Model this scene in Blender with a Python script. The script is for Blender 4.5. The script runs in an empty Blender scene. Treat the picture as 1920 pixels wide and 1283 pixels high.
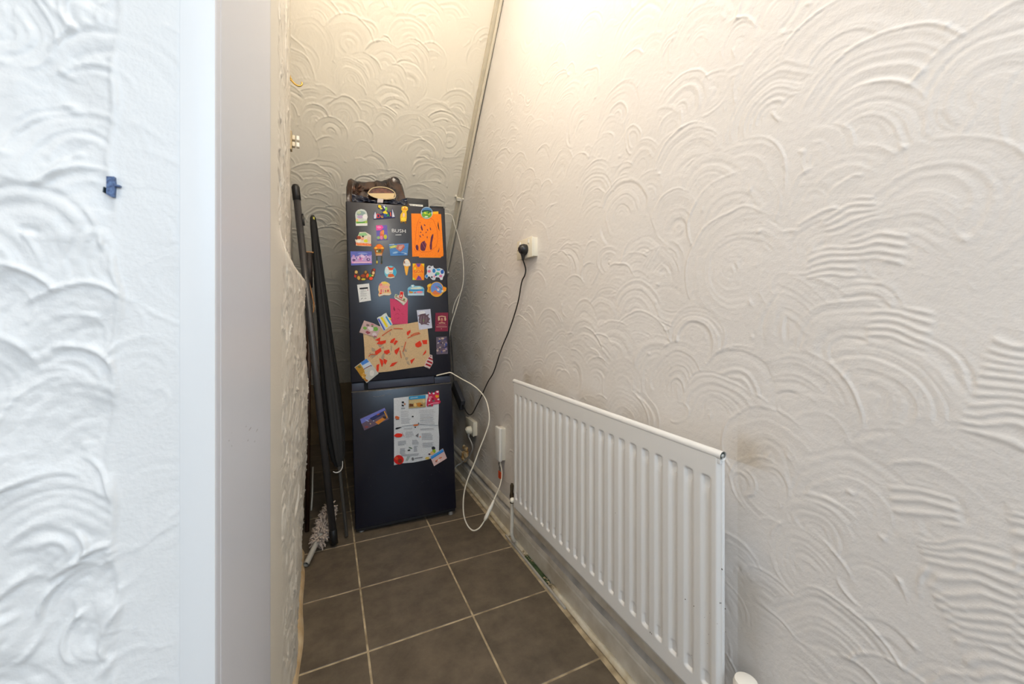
import bpy, bmesh, math, random
import numpy as np
from mathutils import Vector, Matrix
random.seed(7)
rng = np.random.default_rng(11)
C = bpy.context.scene.collection

# ------------------------------------------------------------------ survey of the photograph
F0, CV, VX, H = 740.0, 588.0, 612.0, 1.15
YAW = math.atan2(960 - VX, F0)
FW = np.array([math.sin(YAW), math.cos(YAW), 0.0]); RT = np.array([math.cos(YAW), -math.sin(YAW), 0.0])
CAM = np.array([0.0, 0.0, H])
def ray(u, v): return FW + (u - 960) / F0 * RT + (CV - v) / F0 * np.array([0, 0, 1.0])
def at_t(u, v, t): return CAM + t * ray(u, v)
def at_x(u, v, x): r = ray(u, v); return CAM + r * (x / r[0])
def at_y(u, v, y): r = ray(u, v); return CAM + r * (y / r[1])
def at_z(u, v, z): r = ray(u, v); return CAM + r * ((z - H) / r[2])

XR = 0.885                      # right wall plane
def soffit_z(y): return H + 1.75 - 1.283 * (y - 2.01)

# ------------------------------------------------------------------ materials
MATS = {}
def lin(c): c = c / 255.0; return c / 12.92 if c <= .04045 else ((c + .055) / 1.055) ** 2.4
def mat(name, rgb, rough=.6, metal=0.0, noise=0.0, scale=30, bump=0.0, bscale=200, rgb2=None, spec=None, coat=0):
    if name in MATS: return MATS[name]
    m = bpy.data.materials.new(name); m.use_nodes = True; nt = m.node_tree; b = nt.nodes['Principled BSDF']
    col = tuple(lin(c) for c in rgb) + (1,)
    b.inputs['Base Color'].default_value = col
    b.inputs['Roughness'].default_value = rough; b.inputs['Metallic'].default_value = metal
    if spec is not None: b.inputs['Specular IOR Level'].default_value = spec
    if coat: b.inputs['Coat Weight'].default_value = coat
    tc = nt.nodes.new('ShaderNodeTexCoord')
    if noise or rgb2:
        n = nt.nodes.new('ShaderNodeTexNoise'); n.inputs['Scale'].default_value = scale; n.inputs['Detail'].default_value = 5
        nt.links.new(tc.outputs['Object'], n.inputs['Vector'])
        mr = nt.nodes.new('ShaderNodeMapRange'); mr.inputs['From Min'].default_value = .35; mr.inputs['From Max'].default_value = .65
        nt.links.new(n.outputs['Fac'], mr.inputs['Value'])
        mx = nt.nodes.new('ShaderNodeMix'); mx.data_type = 'RGBA'
        c2 = tuple(lin(c) for c in rgb2) + (1,) if rgb2 else tuple(max(0, c * (1 - noise)) for c in col[:3]) + (1,)
        mx.inputs[6].default_value = col; mx.inputs[7].default_value = c2
        nt.links.new(mr.outputs['Result'], mx.inputs[0]); nt.links.new(mx.outputs[2], b.inputs['Base Color'])
    if bump:
        n2 = nt.nodes.new('ShaderNodeTexNoise'); n2.inputs['Scale'].default_value = bscale; n2.inputs['Detail'].default_value = 4
        nt.links.new(tc.outputs['Object'], n2.inputs['Vector'])
        bp = nt.nodes.new('ShaderNodeBump'); bp.inputs['Strength'].default_value = bump; bp.inputs['Distance'].default_value = .002
        nt.links.new(n2.outputs['Fac'], bp.inputs['Height']); nt.links.new(bp.outputs['Normal'], b.inputs['Normal'])
    MATS[name] = m; return m
def ink(rgb):                                   # printed colour, one material per colour
    nm = 'print_%02x%02x%02x' % rgb; l = sum(rgb) / 3
    rgb = tuple(min(255, max(6, (l + (c - l) * 1.28) * .94)) for c in rgb)
    return mat(nm, rgb, .5, noise=.18, scale=260, spec=.25)
def plaster(name, rgb, rough=.55, dirt=False):
    m = mat(name, rgb, rough, bump=.25, bscale=260)
    nt = m.node_tree; b = nt.nodes['Principled BSDF']
    tc = [n for n in nt.nodes if n.type == 'TEX_COORD'][0]
    n = nt.nodes.new('ShaderNodeTexNoise'); n.inputs['Scale'].default_value = 3; n.inputs['Detail'].default_value = 6
    nt.links.new(tc.outputs['Object'], n.inputs['Vector'])
    mx = nt.nodes.new('ShaderNodeMix'); mx.data_type = 'RGBA'
    c = tuple(lin(x) for x in rgb)
    mx.inputs[6].default_value = c + (1,); mx.inputs[7].default_value = (c[0] * .93, c[1] * .92, c[2] * .90, 1)
    nt.links.new(n.outputs['Fac'], mx.inputs[0])
    out = mx.outputs[2]
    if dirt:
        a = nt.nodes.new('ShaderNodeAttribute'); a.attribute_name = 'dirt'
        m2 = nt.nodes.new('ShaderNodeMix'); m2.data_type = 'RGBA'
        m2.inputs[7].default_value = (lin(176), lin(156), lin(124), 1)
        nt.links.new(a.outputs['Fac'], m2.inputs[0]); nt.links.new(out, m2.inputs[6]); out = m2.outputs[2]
    nt.links.new(out, b.inputs['Base Color'])
    return m

# ------------------------------------------------------------------ object helpers
def tag(o, label=None, cat=None, group=None, kind=None):
    if label: o['label'] = label
    if cat: o['category'] = cat
    if group: o['group'] = group
    if kind: o['kind'] = kind
    return o
def link(name, me, mats, parent=None, smooth=False):
    o = bpy.data.objects.new(name, me); C.objects.link(o)
    for m in (mats if isinstance(mats, (list, tuple)) else [mats]): me.materials.append(m)
    if smooth:
        me.polygons.foreach_set('use_smooth', [True] * len(me.polygons))
    if parent: o.parent = parent
    return o
def obj(name, bm, mats, parent=None, smooth=False, origin=None, auto=False):
    bmesh.ops.recalc_face_normals(bm, faces=bm.faces)
    if origin is not None: bmesh.ops.translate(bm, verts=bm.verts, vec=-Vector(origin))
    me = bpy.data.meshes.new(name); bm.to_mesh(me); bm.free()
    o = link(name, me, mats, parent, smooth or auto)
    if auto:
        sh = me
        try: sh.set_sharp_from_angle(angle=math.radians(35))
        except Exception: pass
    if origin is not None: o.location = Vector(origin)
    return o
def empty(name, loc=(0, 0, 0)):
    o = bpy.data.objects.new(name, None); C.objects.link(o); o.location = loc; o.empty_display_size = .05
    return o
def box(bm, x0, x1, y0, y1, z0, z1, bev=0, mi=0, seg=2):
    M = Matrix.Translation(((x0 + x1) / 2, (y0 + y1) / 2, (z0 + z1) / 2)) @ Matrix.Diagonal((x1 - x0, y1 - y0, z1 - z0, 1))
    r = bmesh.ops.create_cube(bm, size=1, matrix=M)
    fs = list({f for v in r['verts'] for f in v.link_faces})
    for f in fs: f.material_index = mi
    if bev:
        es = list({e for v in r['verts'] for e in v.link_edges})
        bmesh.ops.bevel(bm, geom=es, offset=bev, segments=seg, affect='EDGES', profile=.5)
def prism(bm, pts, d0, d1, mi=0):
    """outline in the x,z plane given by pts, from y=d0 to y=d1"""
    a = [bm.verts.new((p[0], d0, p[1])) for p in pts]; b = [bm.verts.new((p[0], d1, p[1])) for p in pts]
    n = len(pts); fs = []
    fs.append(bm.faces.new(a)); fs.append(bm.faces.new(b[::-1]))
    for i in range(n): fs.append(bm.faces.new((a[i], b[i], b[(i + 1) % n], a[(i + 1) % n])))
    for f in fs: f.material_index = mi
def catmull(P, n=8):
    P = [Vector(p) for p in P]; Q = [P[0]] + P + [P[-1]]; out = []
    for i in range(1, len(Q) - 2):
        a, b, c, d = Q[i - 1:i + 3]
        for k in range(n):
            t = k / n
            out.append(.5 * ((2 * b) + (-a + c) * t + (2 * a - 5 * b + 4 * c - d) * t * t + (-a + 3 * b - 3 * c + d) * t ** 3))
    out.append(P[-1]); return out
def tube(bm, P, r, seg=10, mi=0, smooth_n=0, cap=True, flat=1.0):
    """tube through points; r a number or list"""
    P = [Vector(p) for p in P]
    if smooth_n:
        if isinstance(r, (list, tuple)):
            rr = []
            for i in range(len(r) - 1):
                for k in range(smooth_n): rr.append(r[i] + (r[i + 1] - r[i]) * k / smooth_n)
            r = rr + [r[-1]]
        P = catmull(P, smooth_n)
    n = len(P); R = r if isinstance(r, (list, tuple)) else [r] * n
    T0 = (P[1] - P[0]).normalized(); up = Vector((0, 0, 1)) if abs(T0.z) < .9 else Vector((1, 0, 0))
    N = (up - T0 * up.dot(T0)).normalized(); rings = []
    for i in range(n):
        T = (P[min(i + 1, n - 1)] - P[max(i - 1, 0)]).normalized()
        N = (N - T * N.dot(T)).normalized(); B = T.cross(N)
        rings.append([bm.verts.new(P[i] + R[i] * (math.cos(a) * N + flat * math.sin(a) * B)) for a in [2 * math.pi * k / seg for k in range(seg)]])
    fs = []
    for i in range(n - 1):
        for k in range(seg): fs.append(bm.faces.new((rings[i][k], rings[i][(k + 1) % seg], rings[i + 1][(k + 1) % seg], rings[i + 1][k])))
    if cap: fs.append(bm.faces.new(rings[0][::-1])); fs.append(bm.faces.new(rings[-1]))
    for f in fs: f.material_index = mi; f.smooth = True
def grid_mesh(name, P, mats, parent=None, flip=False, dirt=None, smooth=True):
    n, m, _ = P.shape; me = bpy.data.meshes.new(name)
    idx = np.arange(n * m).reshape(n, m)
    q = np.stack([idx[:-1, :-1], idx[1:, :-1], idx[1:, 1:], idx[:-1, 1:]], -1).reshape(-1, 4)
    if flip: q = q[:, ::-1]
    me.vertices.add(n * m); me.vertices.foreach_set('co', np.ascontiguousarray(P, np.float32).ravel())
    me.loops.add(q.size); me.loops.foreach_set('vertex_index', np.ascontiguousarray(q, np.int32).ravel())
    me.polygons.add(len(q)); me.polygons.foreach_set('loop_start', np.arange(0, q.size, 4, dtype=np.int32))
    me.polygons.foreach_set('use_smooth', np.full(len(q), smooth, dtype=bool))
    if dirt is not None:
        a = me.attributes.new('dirt', 'FLOAT', 'POINT'); a.data.foreach_set('value', np.ascontiguousarray(dirt, np.float32).ravel())
    me.update(calc_edges=True); me.validate()
    return link(name, me, mats, parent)

# ------------------------------------------------------------------ swirled plaster relief
def blur1(a, k, axis):
    x = np.exp(-.5 * (np.arange(-3 * k, 3 * k + 1) / k) ** 2); x /= x.sum()
    return np.apply_along_axis(lambda v: np.convolve(np.pad(v, 3 * k, mode='edge'), x, 'valid'), axis, a)
def vnoise(shape, cell):
    """smooth value noise, about -1..1, features of `cell` samples"""
    n, m = shape; g = rng.standard_normal((n // cell + 4, m // cell + 4))
    yi = np.arange(n) / cell; xi = np.arange(m) / cell
    y0 = yi.astype(int); x0 = xi.astype(int); fy = yi - y0; fx = xi - x0
    fy = fy * fy * (3 - 2 * fy); fx = fx * fx * (3 - 2 * fx)
    a = g[np.ix_(y0, x0)]; b = g[np.ix_(y0, x0 + 1)]; c = g[np.ix_(y0 + 1, x0)]; d = g[np.ix_(y0 + 1, x0 + 1)]
    fx = fx[None, :]; fy = fy[:, None]
    return (a * (1 - fx) + b * fx) * (1 - fy) + (c * (1 - fx) + d * fx) * fy
def sm(a, b, x): t = np.clip((x - a) / (b - a), 0, 1); return t * t * (3 - 2 * t)
def prof1(n, k):
    x = rng.standard_normal(n + 6 * k + 2); kk = np.exp(-.5 * (np.arange(-3 * k, 3 * k + 1) / k) ** 2)
    x = np.convolve(x, kk, 'same')[3 * k:3 * k + n]; x /= (x.std() + 1e-6); return x
def artex(nx, nz, res, Rlo=.05, Rhi=.12, dens=3.2, up=math.pi / 2, spread=.9, lipk=1.0, zig=None, comb=3.0):
    """height field (metres), rows z, columns x; comb strokes laid over one another in fans"""
    h = np.zeros((nz, nx)); area = nx * nz * res * res
    Rm = (Rlo + Rhi) / 2; N = int(area / (math.pi * Rm * Rm) * dens)
    wx = vnoise((nz, nx), int(.05 / res)) * .0035; wz = vnoise((nz, nx), int(.05 / res)) * .0035
    fine = .1 * rng.standard_normal((nz, nx))
    order = np.sort(rng.uniform(0, nz, N) + rng.normal(0, .16 / res, N))[::-1]      # worked from the top down
    for i in range(N):
        R = rng.uniform(Rlo, Rhi) * (1 if rng.random() < .75 else .6)
        cx = rng.uniform(0, nx) * res; cz = order[i] * res
        k = int(R * 1.35 / res) + 2; ix, iz = int(cx / res), int(cz / res)
        x0, x1, z0, z1 = max(ix - k, 0), min(ix + k, nx), max(iz - k, 0), min(iz + k, nz)
        if x1 - x0 < 4 or z1 - z0 < 4: continue
        X, Z = np.meshgrid(np.arange(x0, x1) * res - cx, np.arange(z0, z1) * res - cz)
        X = X + wx[z0:z1, x0:x1]; Z = Z + wz[z0:z1, x0:x1]
        an = up + rng.normal(0, spread); ecc = rng.uniform(.75, 1.15)
        ca, sa = math.cos(an), math.sin(an)
        A = X * ca + Z * sa; B = (-X * sa + Z * ca) / ecc
        off = rng.uniform(-.1, .5) * R                       # centre pulled back: rings crowd at one side
        r = np.sqrt(A * A + B * B); th = np.arctan2(B, A)
        r2 = np.sqrt((A + off * (r / R)) ** 2 + B * B)
        n = int(R * 1.8 / .001) + 20; pr = prof1(n, 1) * .30 + prof1(n, 2) * .55 + prof1(n, 5) * .35
        pf = np.interp(r2 / .001, np.arange(n), pr)
        half = rng.uniform(1.2, 2.6)
        angm = sm(half + .25, half - .25, np.abs(th)) if half < 2.9 else 1.0
        mask = sm(R, R * .93, r) * angm * sm(0, R * .15, r + .0)
        amp = rng.uniform(.30, .70) * 1e-3 * lipk * (1 if rng.random() < .8 else .35)
        lipn = np.interp((th + math.pi) / (2 * math.pi) * 40, np.arange(41), np.clip(prof1(41, 3) + .7, 0, 2.4))
        lip = np.exp(-((r - R) / .0021) ** 2) * lipn * .00092 * lipk * (sm(half + .2, half - .3, np.abs(th)) if half < 2.9 else 1)
        inner = rng.random() < .3
        if inner:
            rr = R * rng.uniform(.45, .75); lip = lip + np.exp(-((r2 - rr) / .002) ** 2) * np.clip(np.cos(th * .7), 0, 1) * .0006 * lipk
        base = .0006 * (r / R - .6)
        h[z0:z1, x0:x1] = h[z0:z1, x0:x1] * (1 - mask) + mask * (pf * amp + base) + lip
    if zig is not None:
        for (cx, cz, L, W, an) in zig:
            k = int(max(L, W) / res); ix, iz = int(cx / res), int(cz / res)
            x0, x1, z0, z1 = max(ix - k, 0), min(ix + k, nx), max(iz - k, 0), min(iz + k, nz)
            if x1 - x0 < 4 or z1 - z0 < 4: continue
            X, Z = np.meshgrid(np.arange(x0, x1) * res - cx, np.arange(z0, z1) * res - cz)
            A = X * math.cos(an) + Z * math.sin(an); B = -X * math.sin(an) + Z * math.cos(an) + wx[z0:z1, x0:x1] + .12 * np.abs(A)
            mask = sm(L / 2, L / 2 * .8, np.abs(A)) * sm(W / 2, W / 2 * .85, np.abs(B))
            ph = B / rng.uniform(.012, .016) * 2 * math.pi
            s = (np.sin(ph + 3 * wz[z0:z1, x0:x1] / .0035) * .5 + .5) ** 2.2 * .0019
            h[z0:z1, x0:x1] = h[z0:z1, x0:x1] * (1 - mask) + mask * s
    # loose crumbs and ridges of plaster
    for i in range(int(area * 38)):
        cx, cz = rng.uniform(0, nx), rng.uniform(0, nz); s = rng.uniform(.002, .0045) / res; k = int(4 * s) + 2
        x0, x1, z0, z1 = int(max(cx - k, 0)), int(min(cx + k, nx)), int(max(cz - k, 0)), int(min(cz + k, nz))
        X, Z = np.meshgrid(np.arange(x0, x1) - cx, np.arange(z0, z1) - cz)
        an = rng.uniform(0, math.pi); A = X * math.cos(an) + Z * math.sin(an); B = -X * math.sin(an) + Z * math.cos(an)
        h[z0:z1, x0:x1] += np.exp(-(A / s / 1.8) ** 2 - (B / s) ** 2) * rng.uniform(.0006, .0022) * lipk
    h += .0012 * vnoise((nz, nx), int(.18 / res)) + .00018 * vnoise((nz, nx), max(2, int(.006 / res)))
    return h
def sample(h, res, a0, b0, A, B):
    """bilinear sample of h at coordinates A (columns), B (rows)"""
    x = np.clip((A - a0) / res, 0, h.shape[1] - 1.001); y = np.clip((B - b0) / res, 0, h.shape[0] - 1.001)
    xi = x.astype(int); yi = y.astype(int); fx = x - xi; fy = y - yi
    return (h[yi, xi] * (1 - fx) + h[yi, xi + 1] * fx) * (1 - fy) + (h[yi + 1, xi] * (1 - fx) + h[yi + 1, xi + 1] * fx) * fy

M_wall = plaster('plaster_white', (234, 230, 227), .55, True)
M_wall2 = plaster('plaster_hall', (236, 236, 236), .4)
M_gloss = mat('gloss_white_paint', (236, 236, 236), .35, bump=.08, bscale=60)
M_skirt = mat('skirting_paint', (222, 216, 204), .45, rgb2=(190, 180, 162), scale=9, bump=.25, bscale=70)
M_grime = mat('skirting_grime', (196, 192, 186), .6, rgb2=(160, 157, 152), scale=14)

# right wall ---------------------------------------------------------------
res = .002
Yn0, Yn1, Zn0, Zn1 = -.05, 3.95, .10, 3.0
zz = []
for i in range(13):
    zz.append((rng.uniform(.05, .29), rng.uniform(.5, 1.16), rng.uniform(.08, .14), rng.uniform(.10, .2), rng.normal(.05, .25)))
for cx_, cz_ in ((.40, 1.235), (.36, 1.17), (.43, 1.15), (.33, 1.03), (.30, .74)):
    zz.append((cx_ + .05, cz_, .09, .06, rng.normal(0, .3)))
hR = artex(int((Yn1 - Yn0) / res), int((Zn1 - Zn0) / res), res, zig=zz, Rlo=.055, Rhi=.14, lipk=1.08, spread=.75, dens=3.6)
ys = [-.05]
while ys[-1] < 3.9: ys.append(ys[-1] + .0021 + .0017 * max(0, ys[-1]))
ys = np.array([-3.0, -1.0, -.3] + ys); zs = np.concatenate([[0, .05], np.arange(.1, 2.3, .0031), np.arange(2.3, 2.99, .006)])
YY, ZZ = np.meshgrid(ys, zs)
hh = sample(hR, res, Yn0, Zn0, YY, ZZ); hh *= np.where(YY < -.02, 0, 1)
# gentle unevenness and grime: settled around the radiator's hot edges and in the low corner by the fridge
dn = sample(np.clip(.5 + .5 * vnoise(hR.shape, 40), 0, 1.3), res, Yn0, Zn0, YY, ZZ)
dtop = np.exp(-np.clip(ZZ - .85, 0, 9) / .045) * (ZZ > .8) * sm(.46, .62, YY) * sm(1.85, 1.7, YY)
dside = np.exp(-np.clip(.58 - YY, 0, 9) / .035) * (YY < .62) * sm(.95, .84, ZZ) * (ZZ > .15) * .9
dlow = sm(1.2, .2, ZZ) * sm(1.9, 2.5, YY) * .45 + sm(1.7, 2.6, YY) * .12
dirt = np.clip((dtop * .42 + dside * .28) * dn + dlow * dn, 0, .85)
P = np.stack([XR - hh, YY, ZZ], -1)
wr = grid_mesh('wall_right', P, M_wall, dirt=dirt, flip=False); tag(wr, kind='structure')
del hR

# sloping underside of the stairs -------------------------------------------
Y0s, Y1s = 1.93, 3.86
Ls = math.hypot(Y1s - Y0s, soffit_z(Y0s) - soffit_z(Y1s)); rs = .0025
hS = artex(int(1.35 / rs), int(Ls / rs), rs, Rlo=.06, Rhi=.13, spread=.45, lipk=2.5, comb=3)
xs = np.arange(-.34, .93, .0042); ss = np.arange(0, Ls, .0046)
SX, SS = np.meshgrid(xs, ss)
hh = sample(hS[::-1], rs, -.36, 0, SX, SS)
tdir = np.array([0, Y1s - Y0s, soffit_z(Y1s) - soffit_z(Y0s)]) / Ls; nrm = np.array([0, tdir[2], -tdir[1]])
P = np.array([0, Y0s, soffit_z(Y0s)])[None, None] + SX[..., None] * np.array([1, 0, 0]) + SS[..., None] * tdir + hh[..., None] * nrm
M_sof = plaster('plaster_soffit', (236, 228, 212), .55)
so = grid_mesh('ceiling_sloping', P, M_sof); so.name = 'ceiling'; tag(so, kind='structure')
del hS

# left wall of the cupboard --------------------------------------------------
def xl(Y, Z):
    up = np.interp(Y, [.8, .87, 1.2, 2.17, 2.32, 3.12, 3.9], [-.0957, -.0957, -.108, -.157, -.188, -.205, -.21])
    lo = np.interp(Y, [.8, .87, 1.4, 2.0, 2.14, 2.19, 2.26, 3.9], [-.0957, -.0957, -.094, -.086, -.087, -.11, -.21, -.21])
    lo = lo - .022 * sm(.55, 0, Z) * sm(1.5, 2.1, Y)
    wob = .012 * np.sin(Z * 9 + 1) * sm(1.6, 2.1, Y) * sm(.2, .9, Z)
    b = sm(1.37 + .0 * Y, 1.29, Z)
    return up * (1 - b) + (lo + wob * .6) * b
hL = artex(int(3.1 / .003), int(3.0 / .003), .003, lipk=2.4)
ys = np.concatenate([np.arange(.87, 2.32, .0048), np.arange(2.33, 3.9, .012)]); zs = np.concatenate([np.arange(0, 2.4, .005), np.arange(2.4, 3.0, .01)])
YY, ZZ = np.meshgrid(ys, zs)
hh = sample(hL, .003, .85, 0, YY, ZZ) * sm(1.04, 1.10, YY) * 1.1
rough = sample(vnoise(hL.shape, 6) * .0009 + vnoise(hL.shape, 12) * .0015 + vnoise(hL.shape, 50) * .003, .003, .85, 0, YY, ZZ) * sm(1.5, .8, ZZ) * sm(1.0, 1.3, YY)
P = np.stack([xl(YY, ZZ) + hh + rough, YY, ZZ], -1)
wl = grid_mesh('wall_left', P, plaster('plaster_left', (232, 227, 216), .5), flip=True); tag(wl, kind='structure')

# hall side wall with the doorway, facing the camera ---------------------------
YD = .48
rn = .0012
hN = artex(int(.36 / rn), int(1.3 / rn), rn, Rlo=.028, Rhi=.062, dens=3.4, spread=1.6, lipk=1.15, comb=3)
nx = vnoise(hN.shape, 30) * .0014
zs = np.concatenate([np.linspace(0, .68, 12), np.arange(.7, 1.62, .0022), np.linspace(1.65, 3.0, 10)])
xs = np.concatenate([[-2.2, -1.2, -.6, -.5], np.arange(-.44, -.1262, .0014)])
XX, ZZ = np.meshgrid(xs, zs)
edge = -.1755 + .0025 * np.sin(ZZ * 23) + .002 * np.sin(ZZ * 71 + 1)
tex = sample(hN + nx, rn, -.46, .55, XX, ZZ) * ((XX > -.45) & (ZZ > .6) & (ZZ < 1.7))
w = sm(.004, -.004, XX - edge)
soft = .25 * tex * (1 - w)
lipv = .0013 * np.exp(-((XX - edge) / .003) ** 2) * (1 + .8 * np.sin(ZZ * 50) * np.sin(ZZ * 17))
strip = sm(-.129, -.1265, XX) * -.0005
hh = tex * 1.5 * w + soft + lipv + strip
P = np.stack([XX, YD - hh, ZZ], -1)
wn = grid_mesh('wall_front', P, M_wall2, flip=True); tag(wn, kind='structure')
del hN, hL
# chip of old blue paint showing through
c = at_y(208, 350, YD - .003)
bm = bmesh.new()
s = .36 / F0
prism(bm, [(-6 * s, 18 * s), (5 * s, 19 * s), (6 * s, 5 * s), (13 * s, 4 * s), (12 * s, 1 * s), (6 * s, 1 * s), (5 * s, -19 * s), (0, -19 * s), (-6 * s, -15 * s)], -.0008, .004)
prism(bm, [(-10 * s, -2 * s), (-8 * s, -2 * s), (-9 * s, -12 * s), (-11 * s, -12 * s)], -.0008, .004, 1)
o = obj('paint_chip', bm, [mat('old_blue_paint', (96, 124, 168), .5, rgb2=(50, 68, 110), scale=400), mat('chip_dark', (30, 50, 60), .7)], wn)
o.location = c; o['label'] = 'chip of old blue paint showing through the white'

# casing, bead and lining of the doorway -----------------------------------------
bm = bmesh.new(); box(bm, -.1275, -.0995, YD - .0018, YD + .02, 0, 2.6, .0008)
tag(obj('trim_1', bm, M_gloss, auto=True), kind='structure')
bm = bmesh.new()
M_lin = mat('lining_satin_white', (226, 229, 238), .36, bump=.05, bscale=40)
def quadstrip(bm, pts, z0, z1):
    for a, b in zip(pts[:-1], pts[1:]):
        v = [bm.verts.new((a[0], a[1], z0)), bm.verts.new((b[0], b[1], z0)), bm.verts.new((b[0], b[1], z1)), bm.verts.new((a[0], a[1], z1))]
        bm.faces.new(v)
pr = [(-.0998, YD - .001), (-.0990, YD + .002), (-.0985, YD + .012), (-.0990, YD + .015), (-.1003, YD + .016), (-.1003, YD + .018), (-.0990, YD + .0195), (-.0988, YD + .026),
      (-.0986, .60), (-.0957, .868), (-.0962, .874), (-.13, .876), (-.13, YD + .02)]
quadstrip(bm, pr, 0, 2.6)
tag(obj('trim_2', bm, M_lin), kind='structure')
# scuffs on the lining
bm = bmesh.new()
random.seed(3)
for (u, v, a, b) in [(437, 836, 1.2, 1.2), (437, 812, .8, .8), (470, 804, 9, 1.2), (482, 807, 8, .9), (463, 800, 3, .9), (466, 826, 5, .8), (478, 828, 4, 1), (432, 826, 3, .6), (485, 1118, 1.5, .8)]:
    p = at_x(u, v, -.0972); w_ = a * .0011; h_ = b * .0007
    k = [(w_ * math.cos(t) * random.uniform(.6, 1.2), h_ * math.sin(t) * random.uniform(.6, 1.2)) for t in [i * math.pi / 4 for i in range(8)]]
    xx = np.interp(p[1], [.60, .868], [-.0986, -.0957]) + .00015
    bm.faces.new([bm.verts.new((xx, p[1] + q[0], p[2] + q[1])) for q in k])
o = obj('scuff_mark', bm, mat('scuff', (150, 148, 148), .7), bpy.data.objects['trim_2']); o['label'] = 'grey scuffs on the white lining'

# back of the cupboard under the slope -------------------------------------------
bm = bmesh.new(); box(bm, -.3, .95, 3.86, 3.9, 0, .60)
tag(obj('wall_back', bm, mat('brown_board', (128, 108, 78), .7, rgb2=(112, 94, 68), scale=7)), kind='structure')
bm = bmesh.new(); box(bm, -2.2, 1.0, -3.0, Y0s + .02, 2.97, 3.05)
tag(obj('ceiling', bm, mat('ceiling_paint', (232, 228, 220), .7)), kind='structure')

# floor ---------------------------------------------------------------------------
bm = bmesh.new()
xsl = [-2.122, -1.747, -1.372, -.997, -.622, -.247, .128, .505, .828]
ysl = [-1.75, -1.4, -1.05, -.7, -.35, .0, .355, .71, 1.067, 1.423, 1.763, 2.124, 2.475, 2.83, 3.185, 3.54, 3.9]
g = .0034
for i in range(len(xsl) - 1):
    for j in range(len(ysl) - 1):
        box(bm, xsl[i] + g, xsl[i + 1] - g, ysl[j] + g, ysl[j + 1] - g, -.006, .0, .0012, 0, 1)
box(bm, -2.2, .9, -3, 3.95, -.03, -.0012, 0, 1)
M_tile = mat('tile_slate_brown', (112, 100, 84), .42, rgb2=(86, 76, 64), scale=11, bump=.35, bscale=45)
n = [x for x in M_tile.node_tree.nodes if x.type == 'TEX_NOISE'][0]; n.inputs['Detail'].default_value = 9; n.inputs['Roughness'].default_value = .7
tag(obj('floor', bm, [M_tile, mat('grout', (196, 178, 146), .8, rgb2=(140, 124, 98), scale=18)]), kind='structure')

# skirting and foot trims ------------------------------------------------------------
def extrude_y(bm, prof, y0, y1, n=60, wob=.0, mis=None):
    ring = []
    for j in range(n + 1):
        y = y0 + (y1 - y0) * j / n
        d = wob * (math.sin(y * 31) + math.sin(y * 13.7 + 1) + .7 * math.sin(y * 77)) / 2
        ring.append([bm.verts.new((x + d, y, z)) for x, z in prof])
    for j in range(n):
        for k in range(len(prof) - 1):
            f = bm.faces.new((ring[j][k], ring[j][k + 1], ring[j + 1][k + 1], ring[j + 1][k]))
            if mis: f.material_index = mis[k]
    bm.faces.new(ring[0]); bm.faces.new(ring[-1][::-1])
bm = bmesh.new()
prof = [(.89, .0), (.862, .0), (.862, .075), (.866, .080), (.8625, .084), (.863, .092), (.869, .100), (.876, .108), (.878, .118), (.872, .124), (.872, .132), (.876, .138), (.8785, .146), (.884, .152), (.89, .154)]
extrude_y(bm, prof, -3, 3.86, 200, .0012, [0, 0, 0, 0, 0, 0, 1, 1, 0, 0, 0, 0, 0, 0])
tag(obj('baseboard_right', bm, [M_skirt, M_grime], auto=True), kind='structure')
def foot(name, y0, y1, r=.013, x=.848):
    bm = bmesh.new()
    prof = [(.862, 0.0)] + [(x + .003 + r * math.cos(a) * -.9 + .004, .001 + r * math.sin(a) * 1.25) for a in [math.radians(k) for k in range(0, 100, 15)]] + [(.862, .014)]
    extrude_y(bm, prof, y0, y1, 70, .0011)
    tag(obj(name, bm, mat('foot_trim_cream', (224, 216, 198), .5, rgb2=(196, 182, 152), scale=16, bump=.5, bscale=120), smooth=True), kind='structure')
foot('trim_3', 1.845, 3.2); foot('trim_4', -.5, 1.42); foot('trim_5', 1.66, 1.80, .011)
bm = bmesh.new(); box(bm, .835, .843, 1.30, 1.86, -.001, .008, .001)
tag(obj('trim_6', bm, mat('grey_bead', (176, 172, 165), .5)), kind='structure')
bm = bmesh.new(); box(bm, .844, .861, 1.45, 1.655, 0, .011, .002)
o = obj('carpet_strip', bm, mat('old_green', (78, 96, 58), .9, rgb2=(52, 70, 40), scale=60), origin=(.852, 1.55, 0))
tag(o, 'dark green strip showing in the gap along the foot of the skirting', 'strip')
# crumbs of filler at the ends of the gap
bm = bmesh.new()
for i in range(26):
    y = random.choice([1.44, 1.64]) + random.gauss(0, .02); s = random.uniform(.002, .005)
    bmesh.ops.create_icosphere(bm, subdivisions=1, radius=s, matrix=Matrix.Translation((random.uniform(.845, .858), y, .013 + random.uniform(0, .003))) @ Matrix.Diagonal((1, 1.6, .7, 1)))
tag(obj('filler_crumbs', bm, mat('filler', (200, 184, 150), .8, rgb2=(120, 104, 76), scale=200)), 'broken crumbs of cream filler at both ends of the green strip', 'rubble', kind='stuff')
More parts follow.
